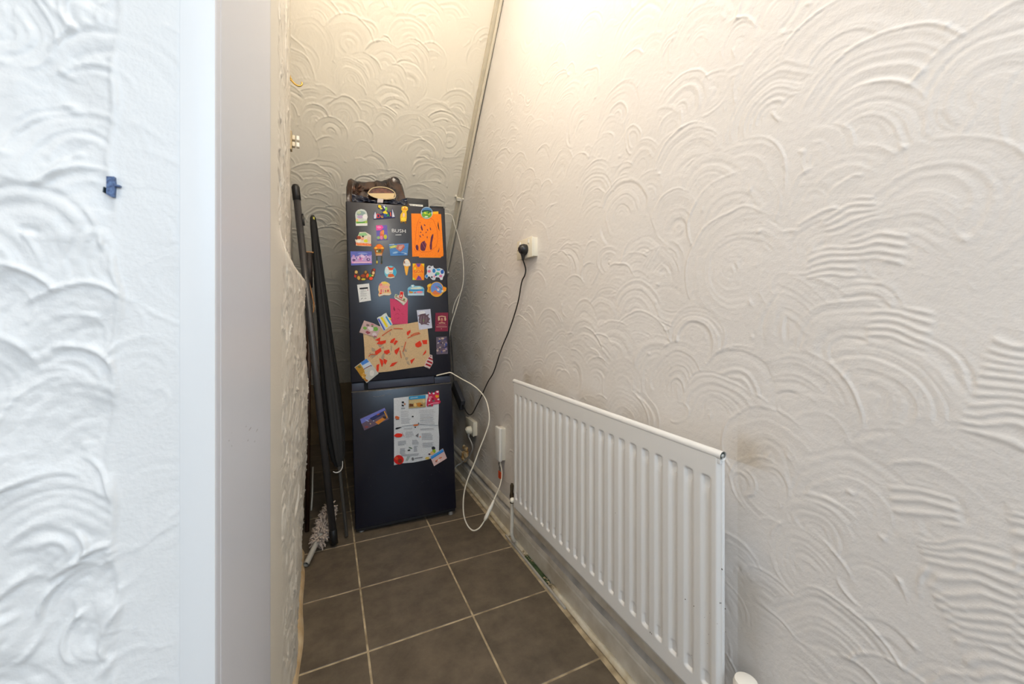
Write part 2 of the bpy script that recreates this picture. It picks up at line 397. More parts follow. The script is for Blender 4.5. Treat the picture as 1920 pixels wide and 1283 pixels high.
# cream trim along the left wall's foot
bm = bmesh.new()
pts = []
for y in np.linspace(.9, 2.14, 40):
    pts.append((float(xl(np.array(y), np.array(0.0))), y))
vs = []
for (x, y) in pts:
    wv = .006 + .003 * math.sin(y * 17)
    vs.append([bm.verts.new((x - .01, y, .0)), bm.verts.new((x - .01, y, .022)), bm.verts.new((x + .006, y, .020)), bm.verts.new((x + .008 + wv, y, .007)), bm.verts.new((x + .011 + wv, y, .0))])
for a, b in zip(vs[:-1], vs[1:]):
    for k in range(4): bm.faces.new((a[k], a[k + 1], b[k + 1], b[k]))
tag(obj('baseboard_left', bm, mat('left_foot_cream', (216, 196, 160), .6, rgb2=(190, 160, 118), scale=14, bump=.4, bscale=80), smooth=True), kind='structure')

# ------------------------------------------------------------------ trunking along slope and wall
def soff_pt(u, v, x): # point where vertical plane x meets viewing ray is not needed: follow the real junction
    return None
root = empty('cable_trunking', (XR - .02, 2.5, soffit_z(2.5) - .03))
dirv = Vector((0, tdir[1], tdir[2])); nv = Vector((0, nrm[1], nrm[2]))
bm = bmesh.new()
def jn(y, dx, dn): return Vector((XR + dx, y, soffit_z(y))) + nv * dn
def bar(bm, y0, y1, dxa, dxb, dna, dnb, mi=0):
    v = []
    for y in (y0, y1):
        for dx, dn in ((dxa, dna), (dxb, dna), (dxb, dnb), (dxa, dnb)): v.append(bm.verts.new(jn(y, dx, dn)))
    for f in ((0, 1, 2, 3), (7, 6, 5, 4), (0, 4, 5, 1), (1, 5, 6, 2), (2, 6, 7, 3), (3, 7, 4, 0)):
        bm.faces.new([v[i] for i in f]).material_index = mi
bar(bm, 1.94, 3.84, -.040, -.004, -.001, .020)
o = obj('channel', bm, mat('trunking_plastic', (206, 196, 174), .4, noise=.10, scale=20)); o.parent = root; o.matrix_parent_inverse = root.matrix_basis.inverted()
bm = bmesh.new(); tube(bm, [jn(1.94 + k * .19, -.013 + .002 * math.sin(k * 2), -0+.029) for k in range(11)], .0088, 10, smooth_n=4)
o = obj('pipe', bm, mat('pipe_cream', (212, 203, 182), .4)); o.parent = root; o.matrix_parent_inverse = root.matrix_basis.inverted()
for y in (2.72, 3.1):
    bm = bmesh.new(); bar(bm, y, y + .012, -.046, .002, 0, .038)
    bmesh.ops.create_uvsphere(bm, u_segments=10, v_segments=6, radius=.009, matrix=Matrix.Translation(jn(y, -.05, .004)))
    bmesh.ops.create_uvsphere(bm, u_segments=10, v_segments=6, radius=.008, matrix=Matrix.Translation(jn(y, -.006, .042)))
    o = obj('clip', bm, mat('clip_white', (232, 226, 212), .45), auto=True); o.parent = root; o.matrix_parent_inverse = root.matrix_basis.inverted()
tag(root, 'cream trunking and pipe clipped along the sloping corner above the fridge', 'trunking')

# ------------------------------------------------------------------ brass hook and catch on the left wall
def rel(o, root):
    o.parent = root; o.matrix_parent_inverse = root.matrix_basis.inverted(); return o
hp = Vector((float(xl(np.array(2.16), np.array(2.25))), 2.16, 2.27))
root = empty('coat_hook', hp)
M_br = mat('brass', (206, 172, 96), .3, 1.0)
bm = bmesh.new(); tube(bm, [hp + Vector(d) for d in ((-.002, 0, -.002), (.006, 0, -.004), (.018, 0, -.016), (.032, 0, -.022), (.044, 0, -.019), (.050, 0, -.009), (.047, 0, .0))], [.0042, .0044, .0046, .0046, .0042, .004, .003], 8, smooth_n=5); rel(obj('hook', bm, M_br), root)
bm = bmesh.new(); tube(bm, [hp + Vector(d) for d in ((.002, 0, 0), (.001, 0, .02))], [.0035, .001], 8)
bmesh.ops.create_uvsphere(bm, u_segments=10, v_segments=6, radius=.006, matrix=Matrix.Translation(hp + Vector((.003, 0, .002))))
rel(obj('stem', bm, M_br), root)
tag(root, 'small curved brass hook high on the left wall', 'hook')
cp = Vector((float(xl(np.array(2.16), np.array(2.0))), 2.16, 1.975))
root = empty('door_catch', cp)
bm = bmesh.new(); box(bm, cp.x - .002, cp.x + .008, cp.y - .02, cp.y + .02, cp.z - .045, cp.z + .045, .003); rel(obj('backplate', bm, mat('catch_tan', (176, 158, 124), .6)), root)
for dz in (.016, -.016):
    for dx, mm in ((.008, 0), (.026, 1)):
        bm = bmesh.new(); box(bm, cp.x + dx, cp.x + dx + .013, cp.y - .014, cp.y + .014, cp.z + dz - .011, cp.z + dz + .011, .003)
        rel(obj('roller', bm, mat('catch_cream', (226, 214, 188), .5) if not mm else mat('catch_white', (244, 240, 228), .4)), root)
tag(root, 'cream plastic door catch with four blocks on the left wall below the hook', 'catch')

# ------------------------------------------------------------------ radiator
RX, RY0, RY1, RZ0, RZ1 = .800, .603, 1.692, .228, .838
root = empty('radiator', (RX + .02, 1.15, RZ0))
M_rad = mat('radiator_enamel', (233, 232, 230), .32, bump=.03, bscale=30)
L = RY1 - RY0; nf = 22; pitch = L / (nf + .55)
yy = np.arange(RY0, RY1 + 1e-6, .0022); zz_ = np.unique(np.concatenate([np.arange(RZ0, RZ0 + .09, .002), np.linspace(RZ0 + .09, RZ1 - .09, 40), np.arange(RZ1 - .09, RZ1 - .012, .002)]))
YY, ZZ = np.meshgrid(yy, zz_)
ph = (YY - RY0 - pitch * .275) / pitch; fr = np.abs(ph - np.floor(ph) - .5) * pitch   # distance from channel centre
ok = (ph > 0) & (ph < nf)
ch = sm(.0165, .002, fr) * ok
ez = sm(RZ0 + .050, RZ0 + .060, ZZ) * sm(RZ1 - .062, RZ1 - .072, ZZ)
dimple = sm(.0125, .006, fr) * ok * (sm(.020, .010, np.abs(ZZ - RZ1 + .080)) + sm(.020, .010, np.abs(ZZ - RZ0 - .068)))
dep = .0046 * ch * ez + .0032 * dimple * ez
rim = .006 * sm(RZ0 + .012, RZ0, ZZ) + .007 * (sm(RY1 - .012, RY1, YY) + sm(RY0 + .012, RY0, YY))
P = np.stack([RX + dep + rim, YY, ZZ], -1)
o = rel(grid_mesh('front_panel', P, M_rad), root)
# body behind: bottom, sides, back sheet
bm = bmesh.new(); box(bm, RX + .0065, RX + .019, RY0 + .0005, RY1 - .0005, RZ0, RZ1 - .012, .004)
box(bm, RX + .019, RX + .024, RY0 + .02, RY1 - .02, RZ0 + .03, RZ1 - .05, .002)
for v in bm.verts:
    pass
rel(obj('back_panel', bm, M_rad, auto=True), root)
bm = bmesh.new(); tube(bm, [(RX + .0095, RY0 - .001, RZ1 - .010), (RX + .0095, RY1 + .001, RZ1 - .010)], .0105, 20, cap=False)
box(bm, RX + .001, RX + .018, RY0 + .001, RY1 - .001, RZ1 - .028, RZ1 - .010, .002)
rel(obj('top_rail', bm, M_rad, auto=True), root)
bm = bmesh.new(); tube(bm, [(RX + .0095, RY0 + .001, RZ1 - .010), (RX + .0095, RY0 + .012, RZ1 - .010)], .0085, 16); rel(obj('rail_end', bm, mat('dark_hole', (70, 78, 74), .6)), root)
bm = bmesh.new(); tube(bm, [(RX + .0095, RY0 - .0005, RZ1 - .010), (RX + .0095, RY0 + .008, RZ1 - .010)], .0045, 12); rel(obj('bleed_valve', bm, mat('valve_grey', (190, 190, 186), .4, .3)), root)
for y in (.8, 1.5):
    for z in (.34, .74):
        bm = bmesh.new(); box(bm, RX + .022, XR + .01, y - .02, y + .02, z - .03, z + .03, .002); rel(obj('bracket', bm, M_rad), root)
# chips in the enamel
random.seed(5)
for (u, v, s) in [(1354, 1068, 1.6), (1285, 1124, 1.5), (1301, 1137, 1.2), (1350, 1131, 1.3), (1352, 1131, 1), (1360, 1142, 1.3), (1219, 1186, 1.8), (1222, 1189, 1.3), (1208, 1168, .9), (1154, 962, .9), (1033, 935, .9), (1100, 806, .9), (1329, 1190, .8), (1361, 1185, .8), (1345, 1170, .7), (1327, 1207, .7), (1297, 1229, .7), (1060, 740, .8), (1321, 1158, .6), (1331, 1150, .6)]:
    p = at_x(u, v, RX); r_ = s * .0011; bm = bmesh.new()
    bm.faces.new([bm.verts.new((RX - .0003, p[1] + r_ * math.cos(a) * random.uniform(.6, 1.3), p[2] + r_ * math.sin(a) * random.uniform(.6, 1.4))) for a in [i * math.pi / 4 for i in range(8)]])
    o = rel(obj('enamel_chip', bm, mat('chip_rust', (88, 74, 64), .8)), root); o['label'] = 'small dark chip in the white enamel'
# left valve with its stub, and right thermostatic cap
bm = bmesh.new()
vl = Vector((RX + .012, RY1 + .035, RZ0 + .028))
tube(bm, [vl + Vector((0, -.036, 0)), vl + Vector((0, .004, 0))], .0085, 12); tube(bm, [vl + Vector((0, -.016, 0)), vl + Vector((0, -.036, 0))], .013, 6)
rel(obj('valve_nut', bm, mat('plated', (170, 160, 140), .35, .8), auto=True), root)
bm = bmesh.new(); tube(bm, [vl + Vector((0, 0, -.022)), vl + Vector((0, 0, .012)), vl + Vector((0, .002, .03)), vl + Vector((0, .0, .062)), vl + Vector((0, .0, .072))], [.010, .012, .008, .009, .005], 12)
rel(obj('valve_body', bm, mat('old_bronze', (84, 72, 54), .55, .6, noise=.5, scale=60)), root)
bm = bmesh.new(); bmesh.ops.create_uvsphere(bm, u_segments=16, v_segments=10, radius=.0125, matrix=Matrix.Translation(vl + Vector((-.010, -.026, .004)))); rel(obj('blanking_plug', bm, mat('plug_cream', (236, 230, 214), .5), smooth=True), root)
bm = bmesh.new(); vr = Vector((RX + .022, RY0 - .046, RZ0 + .030))
tube(bm, [vr + Vector((0, .05, 0)), vr], .009, 12); tube(bm, [vr + Vector((0, 0, -.03)), vr + Vector((0, 0, .03)), vr + Vector((0, 0, .035)), vr + Vector((0, 0, .088)), vr + Vector((0, 0, .097)), vr + Vector((0, 0, .100))], [.011, .014, .024, .0255, .022, .012], 24)
rel(obj('valve_cap', bm, mat('cap_white', (240, 236, 228), .45), auto=True), root)
tag(root, 'long white single panel radiator with vertical flutes on the right wall', 'radiator')
# feed pipe from the valve to the floor
bm = bmesh.new()
tube(bm, [vl + Vector((0, 0, -.018)), vl + Vector((0, 0, -.10)), vl + Vector((.0, .004, -.17)), vl + Vector((.012, .012, -.205)), vl + Vector((.028, .030, -.228)), vl + Vector((.030, .06, -.240))], .0085, 12, smooth_n=5)
tag(obj('feed_pipe', bm, mat('pipe_white', (222, 216, 202), .45, noise=.1, scale=40), origin=tuple(vl + Vector((0, 0, -.23)))), 'white painted heating pipe bending down from the radiator valve to the skirting', 'pipe')

# ------------------------------------------------------------------ sockets, plugs, boxes on the right wall
M_pl = mat('socket_white', (234, 226, 206), .4)
def on_wall(name, y0, y1, z0, z1, th, m, bev=.004):
    bm = bmesh.new(); box(bm, XR - th, XR + .004, y0, y1, z0, z1, bev); return obj(name, bm, m, auto=True)
root = empty('wall_socket', (XR, 1.68, 1.41)); rel(on_wall('pattress_box', 1.603, 1.757, 1.415, 1.503, .024, M_pl), root)
bm = bmesh.new(); box(bm, XR - .031, XR - .024, 1.600, 1.760, 1.412, 1.506, .003); rel(obj('faceplate', bm, M_pl, auto=True), root)
for y in (1.635, 1.725):
    bm = bmesh.new(); box(bm, XR - .034, XR - .030, y - .006, y + .006, 1.478, 1.496, .001); rel(obj('switch', bm, mat('rocker', (240, 236, 226), .35)), root)
bm = bmesh.new(); tube(bm, [(XR - .0315, 1.75, 1.459), (XR - .030, 1.75, 1.459)], .003, 8); rel(obj('screw', bm, mat('screw', (120, 110, 90), .4, .8)), root)
tag(root, 'white double wall socket with a black plug in it, above the radiator', 'socket')
PX = XR - .031
root = empty('plug', (PX, 1.662, 1.44)); bm = bmesh.new()
M_bk = mat('plug_black', (34, 32, 30), .35)
tube(bm, [(PX, 1.662, 1.452), (PX - .012, 1.662, 1.452), (PX - .026, 1.662, 1.450), (PX - .034, 1.662, 1.448)], [.025, .0265, .023, .014], 14); rel(obj('plug_body', bm, M_bk, auto=True), root)
bm = bmesh.new(); tube(bm, [(PX - .015, 1.662, 1.440), (PX - .015, 1.662, 1.420), (PX - .015, 1.662, 1.400)], [.016, .009, .0042], 12, smooth_n=4); rel(obj('strain_relief', bm, M_bk), root)
tag(root, 'black three pin plug pushed into the upper wall socket', 'plug')
# black flex
def wallpts(L, x): return [at_x(u, v, x) for u, v in L]
W1 = [Vector((PX - .015, 1.662, 1.402))] + [Vector(p) for p in wallpts([(985.5, 504), (984, 516), (978, 530), (971, 568), (956, 616), (940, 655), (926, 697), (915, 716), (904, 740), (894, 760)], .868)] + [Vector(at_x(u, v, .862)) for u, v in [(886, 775), (880, 778), (874, 772), (870, 764)]]
bm = bmesh.new(); tube(bm, W1, .0034, 8, smooth_n=6)
tag(obj('black_flex', bm, M_bk, origin=tuple(W1[8])), 'thin black flex looping down the right wall from plug to adapter', 'cable')
# adapter brick
a0, a1 = Vector(at_x(853, 722, .862)), Vector(at_x(869, 761, .862)); ax = (a0 - a1).normalized(); nx_ = Vector((1, 0, 0)); sd = ax.cross(nx_)
root = empty('power_adapter', (a0 + a1) / 2)
bm = bmesh.new(); box(bm, -.016, .016, -.042, .042, -(a0 - a1).length / 2, (a0 - a1).length / 2, .005)
bm.transform(Matrix.Translation((a0 + a1) / 2 - Vector((.006, 0, 0))) @ Matrix((nx_, sd, ax)).transposed().to_4x4()); rel(obj('case', bm, mat('adapter_black', (66, 66, 70), .4), auto=True), root)
bm = bmesh.new(); tube(bm, [a1 - Vector((.004, 0, 0)), Vector(at_x(871, 766, .862))], [.008, .004], 10); rel(obj('grommet', bm, M_bk), root)
tag(root, 'dark grey power adapter brick hanging beside the fridge', 'adapter')
bm = bmesh.new(); tube(bm, [a0] + [Vector(at_x(u, v, .86)) for u, v in [(850, 705), (849, 680), (846, 640), (843, 600)]], .003, 8, smooth_n=5)
tag(obj('adapter_lead', bm, M_bk, origin=tuple(a0)), 'thin black lead rising from the adapter behind the fridge edge', 'cable')
# lower socket
root = empty('wall_socket', (XR, 2.48, .36)); rel(on_wall('pattress_box', 2.415, 2.565, .355, .445, .020, M_pl), root)
bm = bmesh.new(); box(bm, XR - .027, XR - .020, 2.412, 2.568, .352, .448, .003); rel(obj('faceplate', bm, M_pl, auto=True), root)
tag(root, 'low white wall socket beside the fridge near the skirting', 'socket')
lp = Vector((XR - .027, 2.46, .385)); root = empty('plug', lp)
bm = bmesh.new(); tube(bm, [lp, lp + Vector((-.014, 0, 0)), lp + Vector((-.028, 0, -.001)), lp + Vector((-.036, 0, -.003))], [.025, .026, .022, .012], 14); rel(obj('plug_body', bm, mat('plug_white', (236, 228, 206), .4), auto=True), root)
bm = bmesh.new(); tube(bm, [lp + Vector((-.016, 0, -.018)), lp + Vector((-.016, 0, -.045))], [.010, .005], 10); rel(obj('strain_relief', bm, mat('lead_grey', (176, 172, 166), .5)), root)
tag(root, 'white plug in the low wall socket beside the fridge', 'plug')
L1 = [lp + Vector((-.016, 0, -.04))] + [Vector(at_x(u, v, x)) for u, v, x in [(886, 838, .855), (881, 853, .85), (873, 862, .845), (864, 869, .83), (855, 875, .80)]] + [Vector((.765, 2.66, .03)), Vector((.74, 2.72, .006)), Vector((.70, 2.74, .006))]
bm = bmesh.new(); tube(bm, L1, .004, 8, smooth_n=6); tag(obj('grey_lead', bm, mat('lead_grey', (176, 172, 166), .5), origin=tuple(L1[3])), 'grey lead running from the low plug behind the fridge', 'cable')
# white spur box
root = empty('spur_box', (XR, 1.988, .35)); rel(on_wall('box_body', 1.962, 2.015, .348, .525, .028, mat('spur_white', (232, 228, 216), .4), .006), root)
bm = bmesh.new(); box(bm, XR - .040, XR - .024, 1.956, 2.020, .345, .528, .006, seg=3); rel(obj('cover', bm, mat('cover_white', (240, 238, 232), .35), auto=True), root)
tag(root, 'tall white transformer box on the wall left of the radiator', 'box')
bx = Vector((XR - .026, 1.985, .347)); root = empty('cable_tag', bx)
bm = bmesh.new(); q = Vector(at_x(937, 891, .852))
box(bm, q.x - .001, q.x + .001, q.y - .018, q.y + .018, q.z - .020, q.z + .020); rel(obj('label_card', bm, mat('orange_tag', (226, 88, 40), .5)), root)
bm = bmesh.new()
for k in range(3): box(bm, q.x - .0015, q.x + .0005, q.y - .011, q.y + .011, q.z + .008 - .009 * k, q.z + .0105 - .009 * k)
rel(obj('printed_lines', bm, mat('tag_red', (150, 40, 24), .5)), root)
tag(root, 'small orange warning tag on the wires under the white box', 'tag')
bm = bmesh.new()
for k in range(3):
    tube(bm, [bx + Vector((0, .01 * k - .012, .002)), bx + Vector((-.002 - .002 * k, .008 * math.sin(k * 2), -.02)), bx + Vector((0, .006 - .008 * k, -.045)), bx + Vector((-.002, 0, -.07))], .0018, 6, smooth_n=5)
tag(obj('bare_wires', bm, mat('wire_grey', (110, 104, 98), .5), origin=tuple(bx)), 'short grey wires hanging out of the white transformer box', 'wire')
# crumbling lump on the skirting
bm = bmesh.new(); c = Vector(at_x(871, 850, .858)); random.seed(2)
for i in range(16):
    s = random.uniform(.010, .024)
    bmesh.ops.create_icosphere(bm, subdivisions=2, radius=s, matrix=Matrix.Translation(c + Vector((random.gauss(0, .006), random.gauss(0, .03), random.uniform(-.05, .035)))) @ Matrix.Rotation(random.uniform(0, 3), 4, 'X') @ Matrix.Diagonal((.7, 1.2, .8, 1)))
for v in bm.verts: v.co += Vector((random.gauss(0, .0012), random.gauss(0, .0015), random.gauss(0, .0015)))
tag(obj('plaster_lump', bm, mat('foam_lump', (206, 184, 146), .85, rgb2=(196, 140, 60), scale=26, bump=.6, bscale=150), origin=tuple(c)), 'crumbling cream and orange filler lump above the skirting behind the fridge', 'filler')

# ------------------------------------------------------------------ fridge
FQ = (FRX, FRY, FRZ, FYW, FPT, FRL, FWD, FHT) = (0.1361, 2.2056, 0.0221, -0.0615, -0.050, -0.028, 0.5368, 1.737)
MF = Matrix.Translation((FRX, FRY, FRZ)) @ Matrix.Rotation(FYW, 4, 'Z') @ Matrix.Rotation(FPT, 4, 'X') @ Matrix.Rotation(FRL, 4, 'Y')
MFi = MF.inverted(); fo = MF.translation; fn = MF.to_3x3() @ Vector((0, -1, 0))
def fp(u, v):
    r = Vector(ray(u, v)); c = Vector(CAM); t = (fo - c).dot(fn) / r.dot(fn); q = MFi @ (c + r * t); return (q.x, q.z)
root = empty('fridge_freezer', (0, 0, 0)); root.matrix_world = MF
def fpart(name, bm, m, parent=None, auto=True, smooth=False):
    o = obj(name, bm, m, auto=auto, smooth=smooth); o.parent = parent or root; return o
M_fr = mat('fridge_black', (9, 13, 30), .25, spec=.6)  # blue in this black stands in for part of the daylight sheen
M_fs = mat('fridge_side', (52, 50, 46), .5)
zg0 = (fp(658, 741)[1] + fp(847, 714)[1]) / 2; zg1 = (fp(657, 723)[1] + fp(846, 699)[1]) / 2
bm = bmesh.new(); box(bm, .004, FWD - .004, .058, .56, .032, FHT - .012, .004)
fpart('cabinet_body', bm, M_fs)
bm = bmesh.new(); box(bm, 0, FWD, 0, .052, zg1, FHT - .002, .006, seg=3); ud = fpart('upper_door', bm, M_fr)
bm = bmesh.new(); box(bm, 0, FWD, 0, .052, .0, zg0, .006, seg=3); ld = fpart('lower_door', bm, M_fr)
bm = bmesh.new(); box(bm, .006, FWD - .006, .004, .058, -.014, .006, .003); fpart('plinth', bm, mat('plinth_black', (24, 24, 26), .5))
# gap: recessed grips
M_gr = mat('grip_grey', (58, 60, 74), .4)
hgt = zg1 - zg0
bm = bmesh.new(); box(bm, .004, FWD - .004, .034, .058, zg0 - .004, zg1 + .004); fpart('door_gap', bm, mat('gap_black', (14, 14, 15), .7))
xa, xb, xc_, xd = fp(660, 730)[0], fp(683, 727)[0], fp(690, 725)[0], fp(815, 712)[0]
bm = bmesh.new()
box(bm, .003, xb, .018, .04, zg0 + .002, zg1 - .004, .002)
box(bm, xc_, xd, .014, .04, zg0 + .006, zg1 - .0005, .002)
box(bm, xd + .002, FWD - .003, .018, .04, zg0 + .003, zg1 - .008, .002)
fpart('handle_recess', bm, M_gr)
bm = bmesh.new(); box(bm, .002, FWD - .002, .001, .05, zg0 - .0015, zg0 + .0012, .0005); fpart('door_edge_highlight', bm, mat('edge_highlight', (96, 90, 82), .4), parent=ld)  # highlight along the lower door's top edge, painted as a paler strip
bm = bmesh.new(); box(bm, .01, FWD - .005, .03, .54, FHT - .014, FHT, .003); fpart('worktop', bm, mat('fridge_top', (44, 42, 40), .5))
bm = bmesh.new(); box(bm, FWD - .085, FWD - .004, .010, .075, FHT, FHT + .010, .004); fpart('hinge_cover', bm, M_bk)
for x, y in ((.03, .02), (FWD - .03, .02), (.05, .5), (FWD - .05, .5)):
    zt_ = .034 if y > .3 else -.010
    bm = bmesh.new(); tube(bm, [(x, y, zt_), (x, y, .0015 - (MF @ Vector((x, y, 0))).z)], [.010, .014], 12); fpart('foot', bm, mat('foot_grey', (128, 126, 122), .4))
# scratch marks
for P_ in ([(699, 743.5), (707, 744), (716, 742.6), (722, 740.5)], [(726, 739.4), (734, 739)]):
    bm = bmesh.new(); tube(bm, [(fp(u, v)[0], -.0003, fp(u, v)[1]) for u, v in P_], .0010, 5, smooth_n=3)
    o = fpart('scratch', bm, mat('scratch_grey', (120, 118, 116), .6), parent=ld); o['label'] = 'pale scratch on the black door'
random.seed(9)
for i in range(16):
    bm = bmesh.new(); u, v = random.uniform(675, 840), random.uniform(880, 935); a, b = fp(u, v); s = random.uniform(.0005, .0012); box(bm, a, a + s, -.0004, .001, b, b + s * 1.5)
    o = fpart('speck', bm, mat('scratch_grey', (120, 118, 116), .6), parent=ld)
tag(root, 'tall matt black fridge freezer covered in magnets, leaning slightly left', 'fridge')

# ---- text helper
def text_mesh(s, size=1.0):
    cu = bpy.data.curves.new('t', 'FONT'); cu.body = s; cu.size = size; cu.align_x = 'CENTER'; cu.align_y = 'CENTER'; cu.resolution_u = 3
    cu.extrude = 0; ob = bpy.data.objects.new('t', cu); C.objects.link(ob)
    dg = bpy.context.evaluated_depsgraph_get(); me = bpy.data.meshes.new_from_object(ob.evaluated_get(dg))
    bpy.data.objects.remove(ob); bpy.data.curves.remove(cu); return me
PXL = FWD / 190.0       # about one photograph pixel on the door, in metres
def rrect(cx, cy, w, h, rot=0):
    c, s = math.cos(math.radians(rot)), math.sin(math.radians(rot))
    return [(cx + x * c - y * s, cy + x * s + y * c) for x, y in ((-w / 2, -h / 2), (w / 2, -h / 2), (w / 2, h / 2), (-w / 2, h / 2))]
def ell(cx, cy, rx, ry=None, rot=0, n=20, jit=0):
    ry = ry or rx; c, s = math.cos(math.radians(rot)), math.sin(math.radians(rot)); out = []
    for k in range(n):
        a = 2 * math.pi * k / n; j = 1 + random.uniform(-jit, jit); x, y = rx * j * math.cos(a), ry * j * math.sin(a); out.append((cx + x * c - y * s, cy + x * s + y * c))
    return out
def line(P_, w):
    """thin band through pixel points, as one outline"""
    L_, R_ = [], []
    for i, p in enumerate(P_):
        a = P_[max(i - 1, 0)]; b = P_[min(i + 1, len(P_) - 1)]; dx, dy = b[0] - a[0], b[1] - a[1]; d = math.hypot(dx, dy) or 1
        L_.append((p[0] - dy / d * w / 2, p[1] + dx / d * w / 2)); R_.append((p[0] + dy / d * w / 2, p[1] - dx / d * w / 2))
    return L_ + R_[::-1]
LT = .00035
def sticker(name, label, cat, base, bcol, shapes=(), th=.0025, off=0.0, group=None, texts=()):
    """outline(s) traced on the door; base plate, then printed layers a fraction of a millimetre up"""
    bases = base if isinstance(base[0][0], (tuple, list)) else [base]
    allp = [fp(*p) for b in bases for p in b]
    ca = sum(p[0] for p in allp) / len(allp); cb = sum(p[1] for p in allp) / len(allp)
    bm = bmesh.new(); mats = []; ix = {}
    def mi(c):
        if c not in ix: ix[c] = len(mats); mats.append(ink(c))
        return ix[c]
    for b in bases: prism(bm, [(fp(*p)[0] - ca, fp(*p)[1] - cb) for p in b], -off, -off - th, mi(bcol))
    lay = 0
    for (c, pts) in shapes:
        lay += 1; e = LT * (1 + .12 * lay)
        prism(bm, [(fp(*p)[0] - ca, fp(*p)[1] - cb) for p in pts], -off - th + .0002, -off - th - e, mi(c))
    lay += 2
    for (s, cx, cy, hpx, rot, c, stretch) in texts:
        me = text_mesh(s, 1.0); k = len(bm.verts); bm.from_mesh(me); bm.verts.ensure_lookup_table()
        new = bm.verts[k:]; a, b = fp(cx, cy); sz = hpx * PXL * 1.38; r_ = math.radians(rot)
        for v in new:
            x, y = v.co.x * sz * stretch, v.co.y * sz
            v.co = Vector((a - ca + x * math.cos(r_) - y * math.sin(r_), -off - th - LT * (1 + .12 * lay) - .0002, b - cb + x * math.sin(r_) + y * math.cos(r_)))
        mm = mi(c); vs_ = set(new)
        for f in bm.faces:
            if f.verts[0] in vs_: f.material_index = mm
        bpy.data.meshes.remove(me)
    me = bpy.data.meshes.new(name); 
    bmesh.ops.recalc_face_normals(bm, faces=[f for f in bm.faces]); bm.to_mesh(me); bm.free()
    o = link(name, me, mats); o.matrix_world = MF @ Matrix.Translation((ca, 0, cb))
    return tag(o, label, cat, group)
GM = 'magnets on the fridge doors'
W, K = (244, 242, 238), (28, 26, 28)
# brand mark on the door
lg = sticker('logo', None, None, rrect(747, 440.6, 11, 1.2, -1), (225, 225, 225), th=.0004, texts=[('BUSH', 747.8, 433.5, 7.2, 0, (235, 235, 235), 1.15)])
mw = lg.matrix_world.copy(); lg.parent = ud; lg.matrix_world = MF @ MFi @ mw; lg.parent = ud; lg.matrix_parent_inverse = MF.inverted(); lg.matrix_basis = mw
lg['label'] = 'white brand lettering'

random.seed(21)
def blobs(cols, x0, x1, y0, y1, n, r0, r1, jit=.35):
    return [(random.choice(cols), ell(random.uniform(x0, x1), random.uniform(y0, y1), random.uniform(r0, r1), random.uniform(r0, r1), random.uniform(0, 180), 9, jit)) for _ in range(n)]
sticker('fridge_magnet', 'white arched magnet with grey dome and green base, top left of fridge door', 'magnet',
        [(667, 424), (667, 412), (666, 404), (667, 398), (671, 394), (677, 392.5), (683, 393.5), (687, 397), (688.5, 402), (689, 408), (688, 414), (689, 424)], (214, 220, 214),
        [((150, 170, 166), ell(677, 401, 8, 5)), ((196, 206, 176), ell(673, 399, 4, 2.5)), ((198, 178, 204), ell(676, 407, 6.5, 3)), ((250, 248, 244), ell(684.5, 407, 4.8, 5)), ((252, 210, 150), ell(669.5, 414, 2.2, 3.4)),
         ((172, 196, 110), [(667, 415), (678, 416.5), (688.5, 413.5), (689, 419), (668, 419.5)]), ((90, 150, 70), [(668, 417), (684, 416), (684, 418.4), (668, 419)]), (W, [(667.5, 419.6), (689, 419), (689, 423.5), (667.8, 424)])], group=GM)
sticker('fridge_magnet', 'magnet of coloured letters spelling a city between two white spires', 'magnet',
        [(700.5, 411.5), (700, 404), (702, 400), (703.5, 395), (705, 400), (706.5, 402), (710, 401), (715, 401), (718, 399), (714, 391), (709, 391), (708, 385), (712, 383.5), (716, 386), (718, 390), (720, 385), (723, 386.5), (726, 390), (725, 396), (729, 398), (734, 397), (735.5, 390), (738, 398), (741, 408.5), (729, 409.5), (714, 411)], (46, 44, 92),
        [((246, 214, 60), ell(711.8, 387.5, 3.2, 3.4, 0, 10, .2)), ((236, 226, 120), ell(715, 391.5, 2.2, 1.6)), ((226, 230, 244), line([(719.5, 386.5), (722, 391)], 2.6)), ((150, 200, 90), ell(724, 392, 2.2, 3.6)), ((236, 214, 60), [(717.5, 398), (723, 395), (727, 400), (725, 402), (720, 401.5)]),
         ((226, 226, 236), [(701.2, 410.5), (701, 404.5), (703.4, 397), (705.8, 404), (705.4, 410)]), ((230, 232, 240), [(735.2, 407.5), (735.5, 392), (740, 407)])],
        texts=[('D', 709.6, 405.8, 8.6, 3, (238, 84, 44), .9), ('u', 716.3, 406.2, 7, 3, (250, 206, 40), .95), ('B', 722.3, 404.4, 7, 3, (40, 120, 190), .8), ('A', 727.6, 404.2, 7.5, 3, (80, 180, 70), .8), ('I', 732.3, 402.6, 8.6, 3, (240, 120, 40), 1.3)], group=GM)
